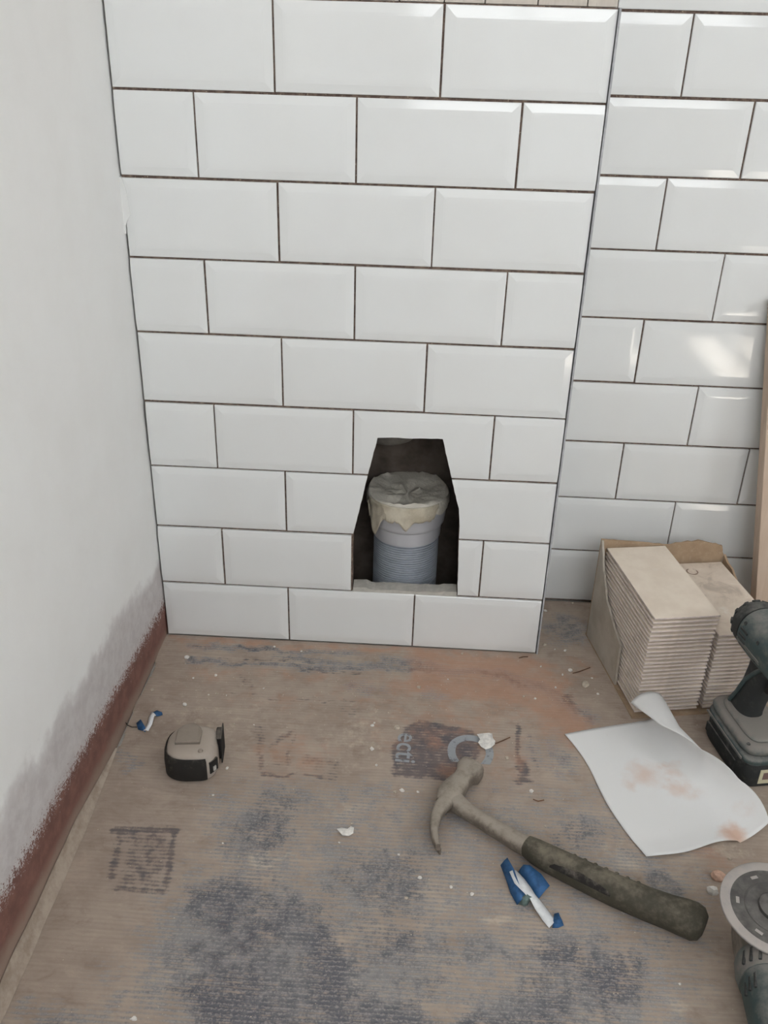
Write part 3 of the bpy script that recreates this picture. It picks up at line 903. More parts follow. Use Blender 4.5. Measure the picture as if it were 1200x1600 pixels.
def m_biscuit_smeared():
    t = NT('smeared_tile_biscuit'); v = t.coord()
    n = t.noise(v, 26, 6, 0.65, 0.6)
    c = t.mix(t.step(n, 0.3, 0.7), C(228, 214, 198), C(214, 198, 182))
    c = t.mix(t.math('MULTIPLY', t.step(n, 0.52, 0.66), 0.6), c, C(186, 172, 158))
    c = t.mix(t.math('MULTIPLY', t.step(n, 0.42, 0.30), 0.7), c, C(238, 232, 224))
    d = t.t.nodes.new('ShaderNodeVectorMath'); d.operation = 'DISTANCE'; t.l(v, d.inputs[0]); d.inputs[1].default_value = (0.036, 0.172, 0.0066)
    rg = t.step(t.math('ABSOLUTE', t.math('SUBTRACT', d.outputs['Value'], 0.0085)), 0.0016, 0.0006)
    c = t.mix(t.math('MULTIPLY', rg, t.step(n, 0.40, 0.55)), c, C(140, 116, 100))
    return t.fin(c, 0.8, 0.2)
TT = 0.0068
ORD = 'second third fourth fifth sixth seventh eighth ninth tenth eleventh twelfth thirteenth fourteenth fifteenth sixteenth seventeenth eighteenth nineteenth twentieth twenty-first twenty-second twenty-third twenty-fourth lowest'.split()
NL, NR = 25, 20
for i in range(NL):
    sx = random.uniform(-.0006, .0006); sy = random.uniform(-.0008, .0008)
    j = i - (NL - 5)
    if j >= 0: sx += 0.0008 * (j + 1); sy += 0.0008 * (j + 1)
    if i == NL - 1: lab, grp = 'top tile of the taller stack, cream back upward, clean with few specks', None
    else: lab, grp = ('lowest tile of the taller stack, resting on the carton base' if i == 0 else ORD[NL - 2 - i] + ' tile down from the top of the taller stack in the carton'), 'tiles in the taller stack'
    put_loose(0.0008 + sx, 0.001 + sy, 0.0034 + i * TT, random.uniform(-.004, .004), lab, grp)
for i in range(NR):
    sx = random.uniform(-.0006, .0006); sy = random.uniform(-.0008, .0008)
    if i == NR - 1: lab, grp = 'top tile of the shorter stack, cream back smeared and stained', None
    else: lab, grp = ('lowest tile of the shorter stack, resting on the carton base' if i == 0 else ORD[NR - 2 - i] + ' tile down from the top of the shorter stack in the carton'), 'tiles in the shorter stack'
    rt = put_loose(0.1060 + sx, 0.002 + sy, 0.0034 + i * TT, random.uniform(-.004, .004), lab, grp)
    if i == NR - 1:
        sm = lt_back.copy(); sm.materials.clear(); sm.materials.append(m_biscuit_smeared()); rt.children[0].data = sm

# ------------------------------------------------------------------ white paper sheet with a curled side
def m_paper():
    t = NT('white_tissue_paper'); v = t.coord()
    n = t.noise(v, 7, 4); n2 = t.noise(v, 240, 4, 0.7); n3 = t.noise(v, 24, 5)
    sp = t.t.nodes.new('ShaderNodeSeparateXYZ'); t.l(v, sp.inputs[0])
    c = (0.82, 0.815, 0.805, 1)
    for (u_, v_, rad_, k_) in [(1010, 1212, 0.030, .55), (1055, 1212, 0.018, .4), (1062, 1235, 0.02, .45), (1150, 1310, 0.020, .8), (1178, 1275, 0.02, .35), (985, 1232, .016, .3)]:
        q = F(u_, v_) - F(882, 1148)
        d = t.t.nodes.new('ShaderNodeVectorMath'); d.operation = 'DISTANCE'; t.l(v, d.inputs[0]); d.inputs[1].default_value = (q.x, q.y, 0.004)
        f = t.step(t.math('ADD', d.outputs['Value'], t.math('MULTIPLY', t.math('SUBTRACT', n3, 0.5), 0.07)), rad_ * 1.3, -rad_ * 0.2)
        c = t.mix(t.math('MULTIPLY', f, k_), c, C(214, 172, 146))
    t.bump(n2, 0.25, 0.0005)
    return t.fin(c, 0.85, 0.2)
m = MB()
nv, nu = 46, 60
base0 = F(882, 1148)
Lf0, Lf1 = Vector((0.6295, -0.1915, 0)), Vector((0.6990, -0.4070, 0))     # left edge, far to near
VAL = [F(1005, 1128), F(1032, 1178), F(1066, 1224), F(1110, 1267), F(1156, 1318)]    # valley where the curl begins
CURL = [(0.0275, 250), (0.0270, 200), (0.0300, 140), (0.0400, 86), (0.0700, 40)]
def interp(arr, v):
    x = v * (len(arr) - 1); i = min(int(x), len(arr) - 2); t_ = x - i
    a_, b_ = arr[i], arr[i + 1]
    if isinstance(a_, Vector): return a_.lerp(b_, x - i)
    return tuple(p + (q - p) * t_ for p, q in zip(a_, b_))
secs = []
for i in range(nv + 1):
    v = i / nv
    a = Lf0.lerp(Lf1, v) + Vector((0.004 * math.sin(v * 7), 0.002 * math.sin(v * 5), 0))
    cdir = Vector((0.98, 0.20, 0)).lerp(Vector((0.88, 0.47, 0)), min(1, v * 1.6)).normalized()
    b = interp(VAL, v); Rr, ang = interp(CURL, v); ang = R(ang)
    sec = []
    for j in range(nu + 1):
        u = j / nu
        if u < 0.5:
            f = u / 0.5
            q = a.lerp(b, f)
            # bow of the far and near borders
            q = q + Vector((0, 0.0015 * math.sin(PI * f) * (1 - v) - 0.004 * math.sin(2 * PI * f) * v, 0))
            z = 0.0012 + 0.0022 * max(0, mnoise.noise(Vector((q.x * 16, q.y * 16, 4)))) * (0.4 + u)
            if v > 0.88: z += 0.035 * (v - 0.88) * (0.5 + 0.5 * math.sin(f * 9))
        else:
            th_ = (u - 0.5) / 0.5 * ang
            q = b + cdir * (Rr * math.sin(th_)); z = 0.0015 + Rr * (1 - math.cos(th_))
        sec.append((q.x - base0.x, q.y - base0.y, z))
    secs.append(sec)
m.loft(secs, False, False, closed=False)
paper = m.build('paper_sheet', m_paper(), None, smooth=80, loc=(base0.x, base0.y, 0.0))
paper.modifiers.new('thick', 'SOLIDIFY').thickness = 0.0004
tag(paper, 'white paper sheet with orange dust stains and one side curled up', 'paper')

# ------------------------------------------------------------------ claw hammer
HO = F(700, 1243, 0.0)
ham = empty('claw_hammer', (HO.x, HO.y, 0.0))
tag(ham, 'dust-caked steel claw hammer with olive brown rubber grip', 'hammer')
M_STEEL = dusty('dust_caked_steel', C(112, 102, 92), C(164, 154, 142), 0.55, 0.5, 45, 0.5, 0.25, 0.18, 0.4)
M_BLK = dusty('dusty_black_rubber', C(44, 42, 40), C(120, 112, 104), 0.22, 0.8, 60, 0.25, 0, 0.25)
M_RUB = dusty('dusty_olive_rubber', C(74, 70, 60), C(126, 118, 104), 0.40, 0.75, 38, 0.3, 0, 0.12, 0.4)
def hp(u, v, z=0.016):
    q = F(u, v, z); return Vector((q.x - HO.x, q.y - HO.y, z))
# poll and cheek
pts = [hp(693, 1258, .016), hp(700, 1246, .0165), hp(711, 1232, .017), hp(722, 1219, .017), hp(728, 1212, .017), hp(732, 1207, .017), hp(738, 1200, .017)]
rad = [(.011, .011), (.0165, .0135), (.0155, .0130), (.0125, .0125), (.0135, .0140), (.0180, .0168), (.0172, .0160)]
path_loft(MB(), pts, rad, 24, p=3.2).build('head', M_STEEL, ham, smooth=50)
# side cheek joining head to the neck
pts = [hp(703, 1247, .016), hp(716, 1257, .016), hp(730, 1268, .016), hp(748, 1279, .016), hp(778, 1297, .016), hp(810, 1316, .016), hp(842, 1332, .0165)]
rad = [(.0165, .0125), (.0120, .0115), (.0098, .0105), (.0095, .010), (.0105, .0105), (.0115, .0115), (.0118, .012)]
path_loft(MB(), pts, rad, 20, p=2.4).build('shank', M_STEEL, ham, smooth=50)
# grip
pts = [hp(822, 1321, .017), hp(836, 1330, .017), hp(860, 1343, .018), hp(905, 1365, .019), hp(960, 1391, .0195), hp(1010, 1412, .0195), hp(1045, 1425, .0195), hp(1070, 1434, .020), hp(1085, 1440, .020), hp(1096, 1444, .020), hp(1102, 1447, .020)]
rad = [(.0115, .0125), (.0140, .0150), (.0152, .0165), (.0158, .0175), (.0165, .0185), (.0170, .0188), (.0178, .0190), (.0200, .0195), (.0205, .0195), (.0180, .0165), (.0110, .0100)]
path_loft(MB(), pts, rad, 24, p=2.3).build('grip', M_RUB, ham, smooth=60)
# worn black inlay on the side of the grip
m = MB(); secs = []
g0, g1 = hp(866, 1346, .018), hp(960, 1391, .0195)
d_ = (g1 - g0).normalized(); sx = d_.cross(Vector((0, 0, 1))).normalized(); uy = sx.cross(d_)
for i in range(16):
    f = i / 15; c_ = g0.lerp(g1, f); r0 = .0157 + .0009 * f; wv = math.sin(PI * f) ** 0.5
    secs.append([c_ + sx * (r0 + .0014) * math.cos(a) + uy * (r0 + .0027) * math.sin(a) for a in [R(18 + (8 + 22 * wv) * k / 5 * (1 + .25 * mnoise.noise(Vector((f * 9, k, 0))))) for k in range(6)]])
m.loft(secs, False, False, closed=False).build('grip_inlay', M_BLK, ham, smooth=60)
# raised ribs along the grip
for k in range(7):
    t_ = 0.18 + k * 0.09
    q = Vector(hp(860, 1343, .018)).lerp(hp(1045, 1425, .0195), t_)
    ring_pts = []
    d_ = (hp(1045, 1425, .0195) - hp(860, 1343, .018)).normalized()
    sx = d_.cross(Vector((0, 0, 1))).normalized(); uy = sx.cross(d_)
    sl = [q - d_ * 0.002, q, q + d_ * 0.002]
    r0 = .0152 + .0012 * t_
    mm = MB(); mm.loft([ring(sl[0], sx, uy, r0, r0 + .0012, 20, 2.3), ring(sl[1], sx, uy, r0 + .0011, r0 + .0021, 20, 2.3), ring(sl[2], sx, uy, r0 + .0002, r0 + .0013, 20, 2.3)])
    mm.build('grip_rib', M_RUB, ham, smooth=60)
# claw: two prongs stacked in height, curved back towards the handle
for s in (0, 1):
    z0, z1 = (0.0015, 0.0145) if s == 0 else (0.0165, 0.0300)
    path = [(697, 1252), (688, 1262), (682, 1275), (679, 1288), (678, 1300), (680, 1312), (684, 1322 + 2 * s), (688, 1330 + (0 if s == 0 else -6))]
    thick = [.010, .0088, .0072, .0060, .0050, .0040, .0028, .0012]
    secs = []
    for i, (u, v_) in enumerate(path):
        zc = (z0 + z1) / 2; c = hp(u, v_, zc)
        a = hp(*path[max(0, i - 1)], zc); b = hp(*path[min(len(path) - 1, i + 1)], zc)
        t_ = (b - a).normalized(); sx = t_.cross(Vector((0, 0, 1))).normalized()
        gap = 0.0008 + 0.0022 * (i / 7) ** 1.5
        lo = z0 if s == 0 else 0.016 + (gap if i > 1 else -0.0006); hi = z1 if s == 1 else 0.016 - (gap if i > 1 else -0.0006)
        h_ = (hi - lo) / 2
        c = Vector((c.x, c.y, (lo + hi) / 2))
        secs.append(ring(c, sx, Vector((0, 0, 1)), thick[i], h_, 14, 3.5))
    MB().loft(secs).build('claw', M_STEEL, ham, smooth=50)

# ------------------------------------------------------------------ tape measure
tm = empty('tape_measure', (0.1135, -0.2925, 0.0), R(6))
tag(tm, 'silver and black tape measure lying on its side', 'tape measure')
M_SILV = dusty('dusty_silver_plastic', C(176, 166, 156), C(172, 160, 148), 0.5, 0.5, 40, 0.4, 0.1)
M_CLIP = dusty('dusty_grey_clip', C(128, 120, 112), C(160, 148, 136), 0.5, 0.45, 50, 0.5, 0.4)
def tm_outline(z, g):
    """rounded D shape, curved at the back, straighter by the mouth (+x)"""
    out = []
    for i in range(40):
        a = 2 * PI * i / 40; ca, sa = math.cos(a), math.sin(a)
        p = 3.4 if ca > 0 else 2.7
        x = math.copysign(abs(ca) ** (2 / p), ca) * (0.0345 + g); y = math.copysign(abs(sa) ** (2 / p), sa) * (0.0335 + g)
        out.append((x, y, z))
    return out
m = MB(); m.loft([tm_outline(0.0, -0.006), tm_outline(0.002, -0.0015), tm_outline(0.006, 0.0), tm_outline(0.026, 0.0), tm_outline(0.038, -0.0018), tm_outline(0.0425, -0.005), tm_outline(0.0450, -0.010), tm_outline(0.0458, -0.017)])
m.build('case', M_SILV, tm, smooth=50)
# rubber jacket round the back and front-left of the case
m = MB(); secs = []
A0, A1 = R(125), R(298)
for i in range(34):
    a = A0 + (A1 - A0) * i / 33; ca, sa = math.cos(a), math.sin(a)
    p = 3.4 if ca > 0 else 2.7
    sec = []
    top = 0.0365 + 0.002 * math.sin((i / 33) * PI)
    e = min(1, i / 3, (33 - i) / 3)
    for g, z in [(-.004, 0.0006), (0.0, 0.0020), (0.0010 + .0008 * e, 0.0045), (0.0010 + .0012 * e, 0.024), (0.0006 + 0.0006 * e, top - 0.003), (-0.0012, top + 0.0012)]:
        x = math.copysign(abs(ca) ** (2 / p), ca) * (0.0345 + g); y = math.copysign(abs(sa) ** (2 / p), sa) * (0.0335 + g)
        sec.append((x, y, z))
    secs.append(sec)
m.loft(secs, False, False, closed=False)
m.build('rubber_jacket', M_BLK, tm, smooth=50)
# belt clip on the upper face
m = MB(); secs = []
for k, (ins, z) in enumerate([(0.0, 0.0425), (0.0, 0.0488), (0.0015, 0.0498)]):
    sec = [(-0.0165 + ins, -0.0125 + ins, z), (0.0165 - ins, -0.0125 + ins, z)]
    for i in range(13):
        a = PI * i / 12
        sec.append((math.cos(a) * (0.0165 - ins), 0.006 + math.sin(a) * (0.020 - ins), z - 0.003 * math.sin(a)))
    secs.append(sec)
m.loft(secs)
m.build('belt_clip', M_CLIP, tm, loc=(-0.004, 0.004, 0))
m = MB().box(-0.0165, 0.0165, -0.0008, 0.0022, 0.0, 0.0058)
m.build('clip_slot', M_CLIP, tm, loc=(-0.004, -0.0102, 0.0438), bevel=0.0006)
m = MB(); secs = []
for k in range(2):
    sec = []
    for i in range(9):
        a = R(35) + R(110) * i / 8
        r = 0.0075 if k == 0 else 0.0062
        sec.append((r * math.cos(a), r * math.sin(a), 0.0))
    secs.append(sec)
m.loft(secs, False, False, closed=False)
m.build('clip_groove', M_CLIP, tm, loc=(-0.004, 0.004, 0.0499))
# lock button, mouth block and hook
lathe([(0.0001, 0.0022), (0.0028, 0.0020), (0.0036, 0.0)], 16).build('screw', M_CLIP, tm, loc=(0.0145, -0.0225, 0.0445))
MB().box(-0.002, 0.0012, -0.0075, 0.0075, 0.010, 0.030).build('lock_button', M_BLK, tm, loc=(0.0305, -0.0235, 0.0), rot=(0, 0, R(-38)), bevel=0.001)
MB().box(-0.0008, 0.0012, -0.0024, 0.0024, 0.013, 0.020).build('lock_mark', simple('pale_grey_plastic_mark', C(190, 186, 180), .6), tm, loc=(0.0317, -0.0244, 0.0), rot=(0, 0, R(-38)), bevel=0.0004)
MB().box(0.030, 0.0375, 0.006, 0.030, 0.004, 0.040).build('mouth', M_BLK, tm, bevel=0.0015)
MB().box(0.0376, 0.0392, 0.000, 0.032, 0.002, 0.045).build('hook', M_BLK, tm, bevel=0.0004)

# ------------------------------------------------------------------ cordless drill driver
DA = math.atan2(-0.982, 0.19)
dr = empty('cordless_drill', (0.878, -0.214, 0.0), DA)
tag(dr, 'dusty teal and black cordless drill standing on its battery', 'power drill')
M_TEAL = dusty('dusty_teal_plastic', C(62, 78, 78), C(128, 126, 122), 0.38, 0.55, 30, 0.4, 0, 0.22, 0.25)
M_DBLK = dusty('dusty_black_plastic', C(48, 50, 50), C(112, 110, 106), 0.32, 0.7, 36, 0.35, 0, 0.22, 0.3)
M_DGREY = dusty('dusty_grey_plastic', C(98, 104, 102), C(138, 132, 126), 0.5, 0.6, 34, 0.35, 0, 0.25, 0.2)
def sbox(x0, x1, y0, y1, z0, z1, p=5, n=36, tb=0.004, dx=0.0):
    """rounded box as stacked superellipse rings; dx shifts the top"""
    secs = []
    for z, i in [(z0, tb), (z0 + tb * .4, tb * .3), (z0 + tb, 0), (z1 - tb, 0), (z1 - tb * .4, tb * .3), (z1, tb)]:
        f = (z - z0) / (z1 - z0)
        secs.append(ring(((x0 + x1) / 2 + dx * f, (y0 + y1) / 2, z), (1, 0, 0), (0, 1, 0), (x1 - x0) / 2 - i, (y1 - y0) / 2 - i, n, p))
    return MB().loft(secs)
sbox(-0.056, 0.062, -0.036, 0.036, 0.0, 0.042, 6, tb=0.004).build('battery', M_DBLK, dr, smooth=50)
sbox(-0.058, 0.064, -0.0385, 0.0385, 0.040, 0.050, 6, tb=0.0025).build('battery_rail', M_TEAL, dr, smooth=50)
sbox(-0.058, 0.060, -0.0375, 0.0375, 0.0505, 0.066, 5, tb=0.006).build('tool_foot', M_DGREY, dr, smooth=50)
sbox(-0.046, 0.048, -0.028, 0.028, 0.064, 0.0715, 4.5, tb=0.004).build('foot_cover', M_DGREY, dr, smooth=50)
MB().box(-0.046, 0.036, -0.0378, -0.0345, 0.012, 0.028).build('battery_recess', M_DBLK, dr, bevel=0.001)
MB().box(-0.050, 0.050, -0.0400, -0.0375, 0.0425, 0.0465).build('rail_edge', M_DGREY, dr, bevel=0.001)
lathe([(0.0001, 0.0012), (0.0022, 0.0012), (0.0027, 0.0)], 14).build('screw', M_DBLK, dr, loc=(0.046, -0.031, 0.0650))
st_ = MB().box(0.0618, 0.0626, -0.014, 0.024, 0.008, 0.032)
st_.build('sticker', dusty('yellowed_sticker', C(206, 200, 170), C(176, 164, 150), 0.5, 0.6, 60), dr)
MB().box(0.0626, 0.0629, -0.009, 0.019, 0.015, 0.027).build('sticker_mark', dusty('brown_print', C(120, 96, 92), C(180, 168, 150), 0.4, 0.6, 80), dr)
# handle raked forward as it rises
pts = [(-0.026, 0, 0.062), (-0.021, 0, 0.075), (-0.015, 0, 0.095), (-0.009, 0, 0.120), (-0.003, 0, 0.145), (0.001, 0, 0.162), (0.002, 0, 0.180)]
rad = [(.0215, .030), (.0175, .024), (.0165, .0215), (.0170, .0215), (.0175, .023), (.0185, .027), (.020, .032)]
secs = []
for q, (ry, rx) in zip(pts, rad): secs.append(ring(q, (1, 0, 0), (0, 1, 0), rx, ry, 28, 2.6))
MB().loft(secs).build('handle', M_DBLK, dr, smooth=60)
# side ridge of the grip
for sgn in (-1, 1):
    pts2 = [(-0.036, sgn * 0.0185, 0.072), (-0.026, sgn * 0.0178, 0.095), (-0.014, sgn * 0.0178, 0.125), (0.004, sgn * 0.0185, 0.150), (0.018, sgn * 0.020, 0.166)]
    path_loft(MB(), pts2, [(.003, .0022)] * 2 + [(.0034, .0025)] * 2 + [(.003, .002)], 10, up=(0, 1, 0)).build('grip_ridge', M_TEAL, dr, smooth=60)
# trigger
secs = [ring((0.020, 0, 0.128), (1, 0, 0), (0, 1, 0), .008, .008, 16), ring((0.026, 0, 0.140), (1, 0, 0), (0, 1, 0), .011, .0085, 16), ring((0.027, 0, 0.160), (1, 0, 0), (0, 1, 0), .012, .0085, 16)]
MB().loft(secs).build('trigger', M_BLK, dr, smooth=60)
# motor housing along x
def xloft(prof, zc, n=36, p=2.2, yk=1.0):
    secs = [ring((x, 0, zc + dz), (0, 1, 0), (0, 0, 1), r * yk, r, n, p) for x, r, dz in prof]
    return MB().loft(secs)
HZ = 0.192
xloft([(-0.036, .0300, 0), (-0.034, .0335, 0), (0.0, .0345, 0), (0.040, .0340, 0), (0.060, .0320, 0), (0.066, .0290, 0)], HZ).build('motor_housing', M_TEAL, dr, smooth=50)
xloft([(-0.0685, .010, 0), (-0.0675, .018, 0), (-0.0640, .0250, 0), (-0.0580, .0295, 0), (-0.050, .0320, 0), (-0.0365, .0328, 0)], HZ).build('rear_cap', M_DBLK, dr, smooth=60)
for k in range(12):
    a = 2 * PI * k / 12
    q = Vector((-0.0585, math.cos(a) * 0.0285, HZ + math.sin(a) * 0.0285))
    mm = MB().box(-0.0050, 0.0050, -0.0028, 0.0028, -0.0018, 0.0022)
    o = mm.build('vent', M_DBLK, dr, bevel=0.0008)
    o.location = q
    nrm = Vector((-0.55, math.cos(a), math.sin(a))).normalized()
    o.rotation_euler = nrm.to_track_quat('Z', 'Y').to_euler()
for k in range(4):
    mm = MB().box(-0.0085, 0.0085, -0.0016, 0.0016, -0.001, 0.001)
    a = R(165 + k * 13)
    o = mm.build('cooling_slot', M_DBLK, dr, bevel=0.0006)
    o.location = (-0.020, math.cos(a) * 0.0345, HZ + math.sin(a) * 0.0345)
    o.rotation_euler = (math.atan2(math.sin(a), math.cos(a)) - PI / 2, 0, 0)
# pale stripe along the side of the housing
for a_deg, th_ in ((193, 0.0012), (200, 0.0007)):
    a = R(a_deg); mm = MB().box(-0.032, 0.026, -th_, th_, -0.0005, 0.0007)
    o = mm.build('side_stripe', M_DGREY, dr)
    o.location = (0.0, math.cos(a) * 0.0349, HZ + math.sin(a) * 0.0349); o.rotation_euler = (a - PI / 2, 0, 0)
for xx, a_deg in ((-0.026, 150), (0.012, 158), (0.012, 205)):
    a = R(a_deg)
    o = lathe([(0.0001, 0.0010), (0.0026, 0.0010), (0.0034, -0.0006)], 14).build('screw', M_DBLK, dr)
    o.location = (xx, math.cos(a) * 0.0345, HZ + math.sin(a) * 0.0345); o.rotation_euler = (a - PI / 2, 0, 0)
xloft([(0.0655, .028, 0), (0.080, .0265, 0), (0.100, .0220, 0), (0.106, .0180, 0)], HZ).build('gear_nose', M_DBLK, dr, smooth=50)
xloft([(0.1055, .011, 0), (0.122, .0105, 0), (0.128, .008, 0)], HZ).build('chuck', M_CLIP, dr, smooth=50)

# ------------------------------------------------------------------ angle grinder lying disc upward
GC = Vector((0.801, -0.534, 0))
gr = empty('angle_grinder', GC, R(-97))
tag(gr, 'dusty teal angle grinder lying with its grey cutting disc upward', 'angle grinder')
TILT = Matrix.Rotation(R(4), 4, 'Y')
def glathe(prof, name, mat, n=64, smooth=40):
    o = lathe(prof, n).build(name, mat, gr, smooth=smooth)
    o.location = (0, 0, 0.074); o.rotation_euler = (0, R(5), 0)
    return o
M_DISC = dusty('dark_dusty_disc', C(84, 82, 80), C(128, 124, 120), 0.10, 0.5, 26, 0.5, 0.3)
M_RIM = dusty('pale_segment_rim', C(158, 154, 152), C(180, 172, 166), 0.4, 0.5, 50, 0.5, 0.2)
glathe([(0.0105, -0.0009), (0.0105, 0.0009), (0.022, 0.0012), (0.0465, 0.0010), (0.0465, -0.0010), (0.022, -0.0012), (0.0105, -0.0009)], 'disc_core', M_DISC)
glathe([(0.0463, 0.0013), (0.0560, 0.0016), (0.0568, 0.0011), (0.0568, -0.0011), (0.0560, -0.0016), (0.0463, -0.0013), (0.0463, 0.0013)], 'disc_rim', M_RIM, smooth=60)
glathe([(0.030, 0.0012), (0.0305, 0.0018), (0.0315, 0.0018), (0.032, 0.0012)], 'raised_ring', M_DISC)
glathe([(0.0045, 0.0040), (0.0085, 0.0042), (0.0092, 0.0060), (0.0150, 0.0062), (0.0172, 0.0052), (0.0178, 0.0010)], 'flange_nut', M_DISC, smooth=30)
glathe([(0.0001, 0.0050), (0.0036, 0.0050), (0.0042, 0.0042), (0.0042, -0.03)], 'spindle', M_CLIP)
for k in range(6):
    a = R(60 * k + 25)
    o = MB().box(-0.004, 0.004, -0.0018, 0.0018, 0.0011, 0.0015).build('disc_mark', M_RIM, gr, bevel=0.0002, seg=1)
    mt = Matrix.Translation((0, 0, 0.074)) @ Matrix.Rotation(R(5), 4, 'Y') @ Matrix.Translation((0.0385 * math.cos(a), 0.0385 * math.sin(a), 0)) @ Matrix.Rotation(a + R(90), 4, 'Z')
    o.matrix_local = mt
# gear head under the disc
secs = [ring((0.006, 0, z), (1, 0, 0), (0, 1, 0), a, b, 32, 3.0) for z, a, b in [(0.0, .026, .022), (0.004, .033, .030), (0.020, .037, .034), (0.045, .037, .034), (0.056, .032, .030), (0.060, .024, .024), (0.066, .022, .022)]]
MB().loft(secs).build('gear_head', dusty('dusty_cast_metal', C(120, 114, 106), C(168, 156, 144), 0.5, 0.55, 30, 0.5, 0.3), gr, smooth=50)
# motor body along +x of the tool (towards the viewer)
def xl2(prof, n=36, p=2.6):
    return MB().loft([ring((x, 0, zc), (0, 1, 0), (0, 0, 1), ry, rz, n, p) for x, ry, rz, zc in prof])
xl2([(0.030, .030, .026, .032), (0.036, .039, .0325, .0335), (0.050, .0405, .034, .0345), (0.062, .0385, .0335, .034)]).build('collar', M_DGREY, gr, smooth=50)
xl2([(0.060, .0370, .0325, .034), (0.085, .0365, .0325, .034), (0.120, .0350, .0315, .033), (0.150, .0310, .0290, .031), (0.175, .0290, .0280, .030), (0.235, .0290, .0280, .030), (0.252, .0270, .0260, .030), (0.258, .020, .020, .030)]).build('motor_body', M_TEAL, gr, smooth=50)
for sgn in (-1, 1):
    for k in range(3):
        a = R(28 + 17 * k)
        o = MB().box(-0.0085, 0.0085, -0.0016, 0.0016, -0.0015, 0.0010).build('vent', M_DBLK, gr, bevel=0.0006)
        o.location = (0.050, sgn * math.cos(a) ** (2 / 2.6) * .0402, .0345 + math.sin(a) ** (2 / 2.6) * .0338); o.rotation_euler = (sgn * (a - PI / 2) * 1, 0, R(14 * sgn))
    for k in range(3):
        a = R(8 + 15 * k)
        o = MB().box(-0.009, 0.009, -0.0015, 0.0015, -0.0015, 0.0010).build('vent', M_DBLK, gr, bevel=0.0006)
        o.location = (0.076, sgn * math.cos(a) ** (2 / 2.6) * .0368, .034 + math.sin(a) ** (2 / 2.6) * .0325); o.rotation_euler = (sgn * (a - PI / 2), 0, R(10 * sgn))
MB().box(0.092, 0.150, -0.012, 0.020, 0.0625, 0.0668).build('side_label', dusty('dark_blue_label', C(52, 66, 76), C(110, 112, 112), 0.3, 0.5, 50), gr, bevel=0.001)
MB().box(0.150, 0.185, -0.010, 0.010, 0.056, 0.0625).build('switch', M_BLK, gr, bevel=0.0015)

# ------------------------------------------------------------------ blue and white tape scraps
def m_bluewhite():
    t = NT('blue_backed_tape'); g = t.t.nodes.new('ShaderNodeNewGeometry'); v = t.coord()
    n = t.noise(v, 120, 5)
    blue_ = t.mix(t.step(n, .35, .65), C(52, 92, 140), C(84, 118, 158)); wh = t.mix(n, (0.76, 0.78, 0.8, 1), (0.68, 0.70, 0.70, 1))
    return t.fin(t.mix(g.outputs['Backfacing'], blue_, wh), 0.6, 0.3)
M_BW = m_bluewhite()
M_BLUE = simple('blue_tape', C(56, 98, 144), 0.6, 0.3, var=0.15, scale=120)
M_WHT = simple('white_tape', (0.76, 0.77, 0.78, 1), 0.7, 0.3, var=0.06, scale=120)
M_GRN = simple('greenish_tape_back', C(120, 140, 136), 0.6, 0.3, var=0.2, scale=150)
def strip(name, pts, mat, parent, base):
    """ribbon: list of ((u,v,z) left, (u,v,z) right) from photo points lying on or just above the floor"""
    m_ = MB(); secs = []
    for a, b in pts:
        p0 = F(a[0], a[1], a[2]); p1 = F(b[0], b[1], b[2])
        mid = (p0 + p1) / 2 + Vector((0, 0, 0.0012))
        secs.append([tuple(p0 - base), tuple(mid - base), tuple(p1 - base)])
    m_.loft(secs, False, False, closed=False)
    o = m_.build(name, mat, parent, smooth=30)
    md = o.modifiers.new('thick', 'SOLIDIFY'); md.thickness = 0.0006; md.offset = 0
    return o
base = F(825, 1395)
sc = empty('tape_scrap', base)
tag(sc, 'crumpled blue and white tape scrap lying beside the hammer grip', 'tape scrap')
strip('blue_fold', [((782, 1352, .010), (793, 1340, .016)), ((790, 1372, .004), (803, 1358, .018)), ((798, 1396, .002), (812, 1384, .014)), ((808, 1414, .001), (822, 1400, .010))], M_BLUE, sc, base)
strip('white_strip', [((796, 1362, .016), (806, 1360, .014)), ((804, 1380, .015), (818, 1372, .010)), ((816, 1392, .014), (830, 1388, .009)), ((828, 1404, .010), (836, 1398, .007)), ((836, 1420, .005), (848, 1412, .004)), ((848, 1438, .003), (860, 1428, .003)), ((858, 1450, .002), (870, 1438, .002))], M_WHT, sc, base)
strip('blue_fold', [((810, 1362, .004), (818, 1351, .010)), ((818, 1372, .003), (828, 1352, .012)), ((829, 1388, .002), (846, 1366, .010)), ((842, 1404, .001), (859, 1384, .006))], M_BLUE, sc, base)
strip('green_fold', [((808, 1412, .001), (822, 1396, .012)), ((820, 1416, .001), (828, 1400, .013)), ((824, 1414, .001), (832, 1402, .009))], M_GRN, sc, base)
strip('blue_end', [((863, 1450, .001), (866, 1428, .003)), ((872, 1450, .001), (873, 1426, .009)), ((881, 1446, .001), (875, 1432, .006))], M_BLUE, sc, base)
base = F(228, 1130)
sc2 = empty('tape_scrap', base)
tag(sc2, 'small twisted blue and white tape scrap beside the tape measure', 'tape scrap')
strip('white_strip', [((224, 1142, .002), (232, 1142, .004)), ((230, 1132, .004), (238, 1131, .006)), ((233, 1120, .006), (241, 1119, .006)), ((237, 1112, .004), (244, 1118, .006))], M_WHT, sc2, base)
strip('blue_end', [((237, 1114, .003), (240, 1119, .006)), ((245, 1110, .004), (248, 1119, .003)), ((253, 1113, .002), (254, 1117, .001))], M_BLUE, sc2, base)
strip('blue_fold', [((213, 1130, .003), (216, 1140, .001)), ((220, 1124, .006), (224, 1142, .001)), ((228, 1138, .003), (227, 1144, .001))], M_BLUE, sc2, base)
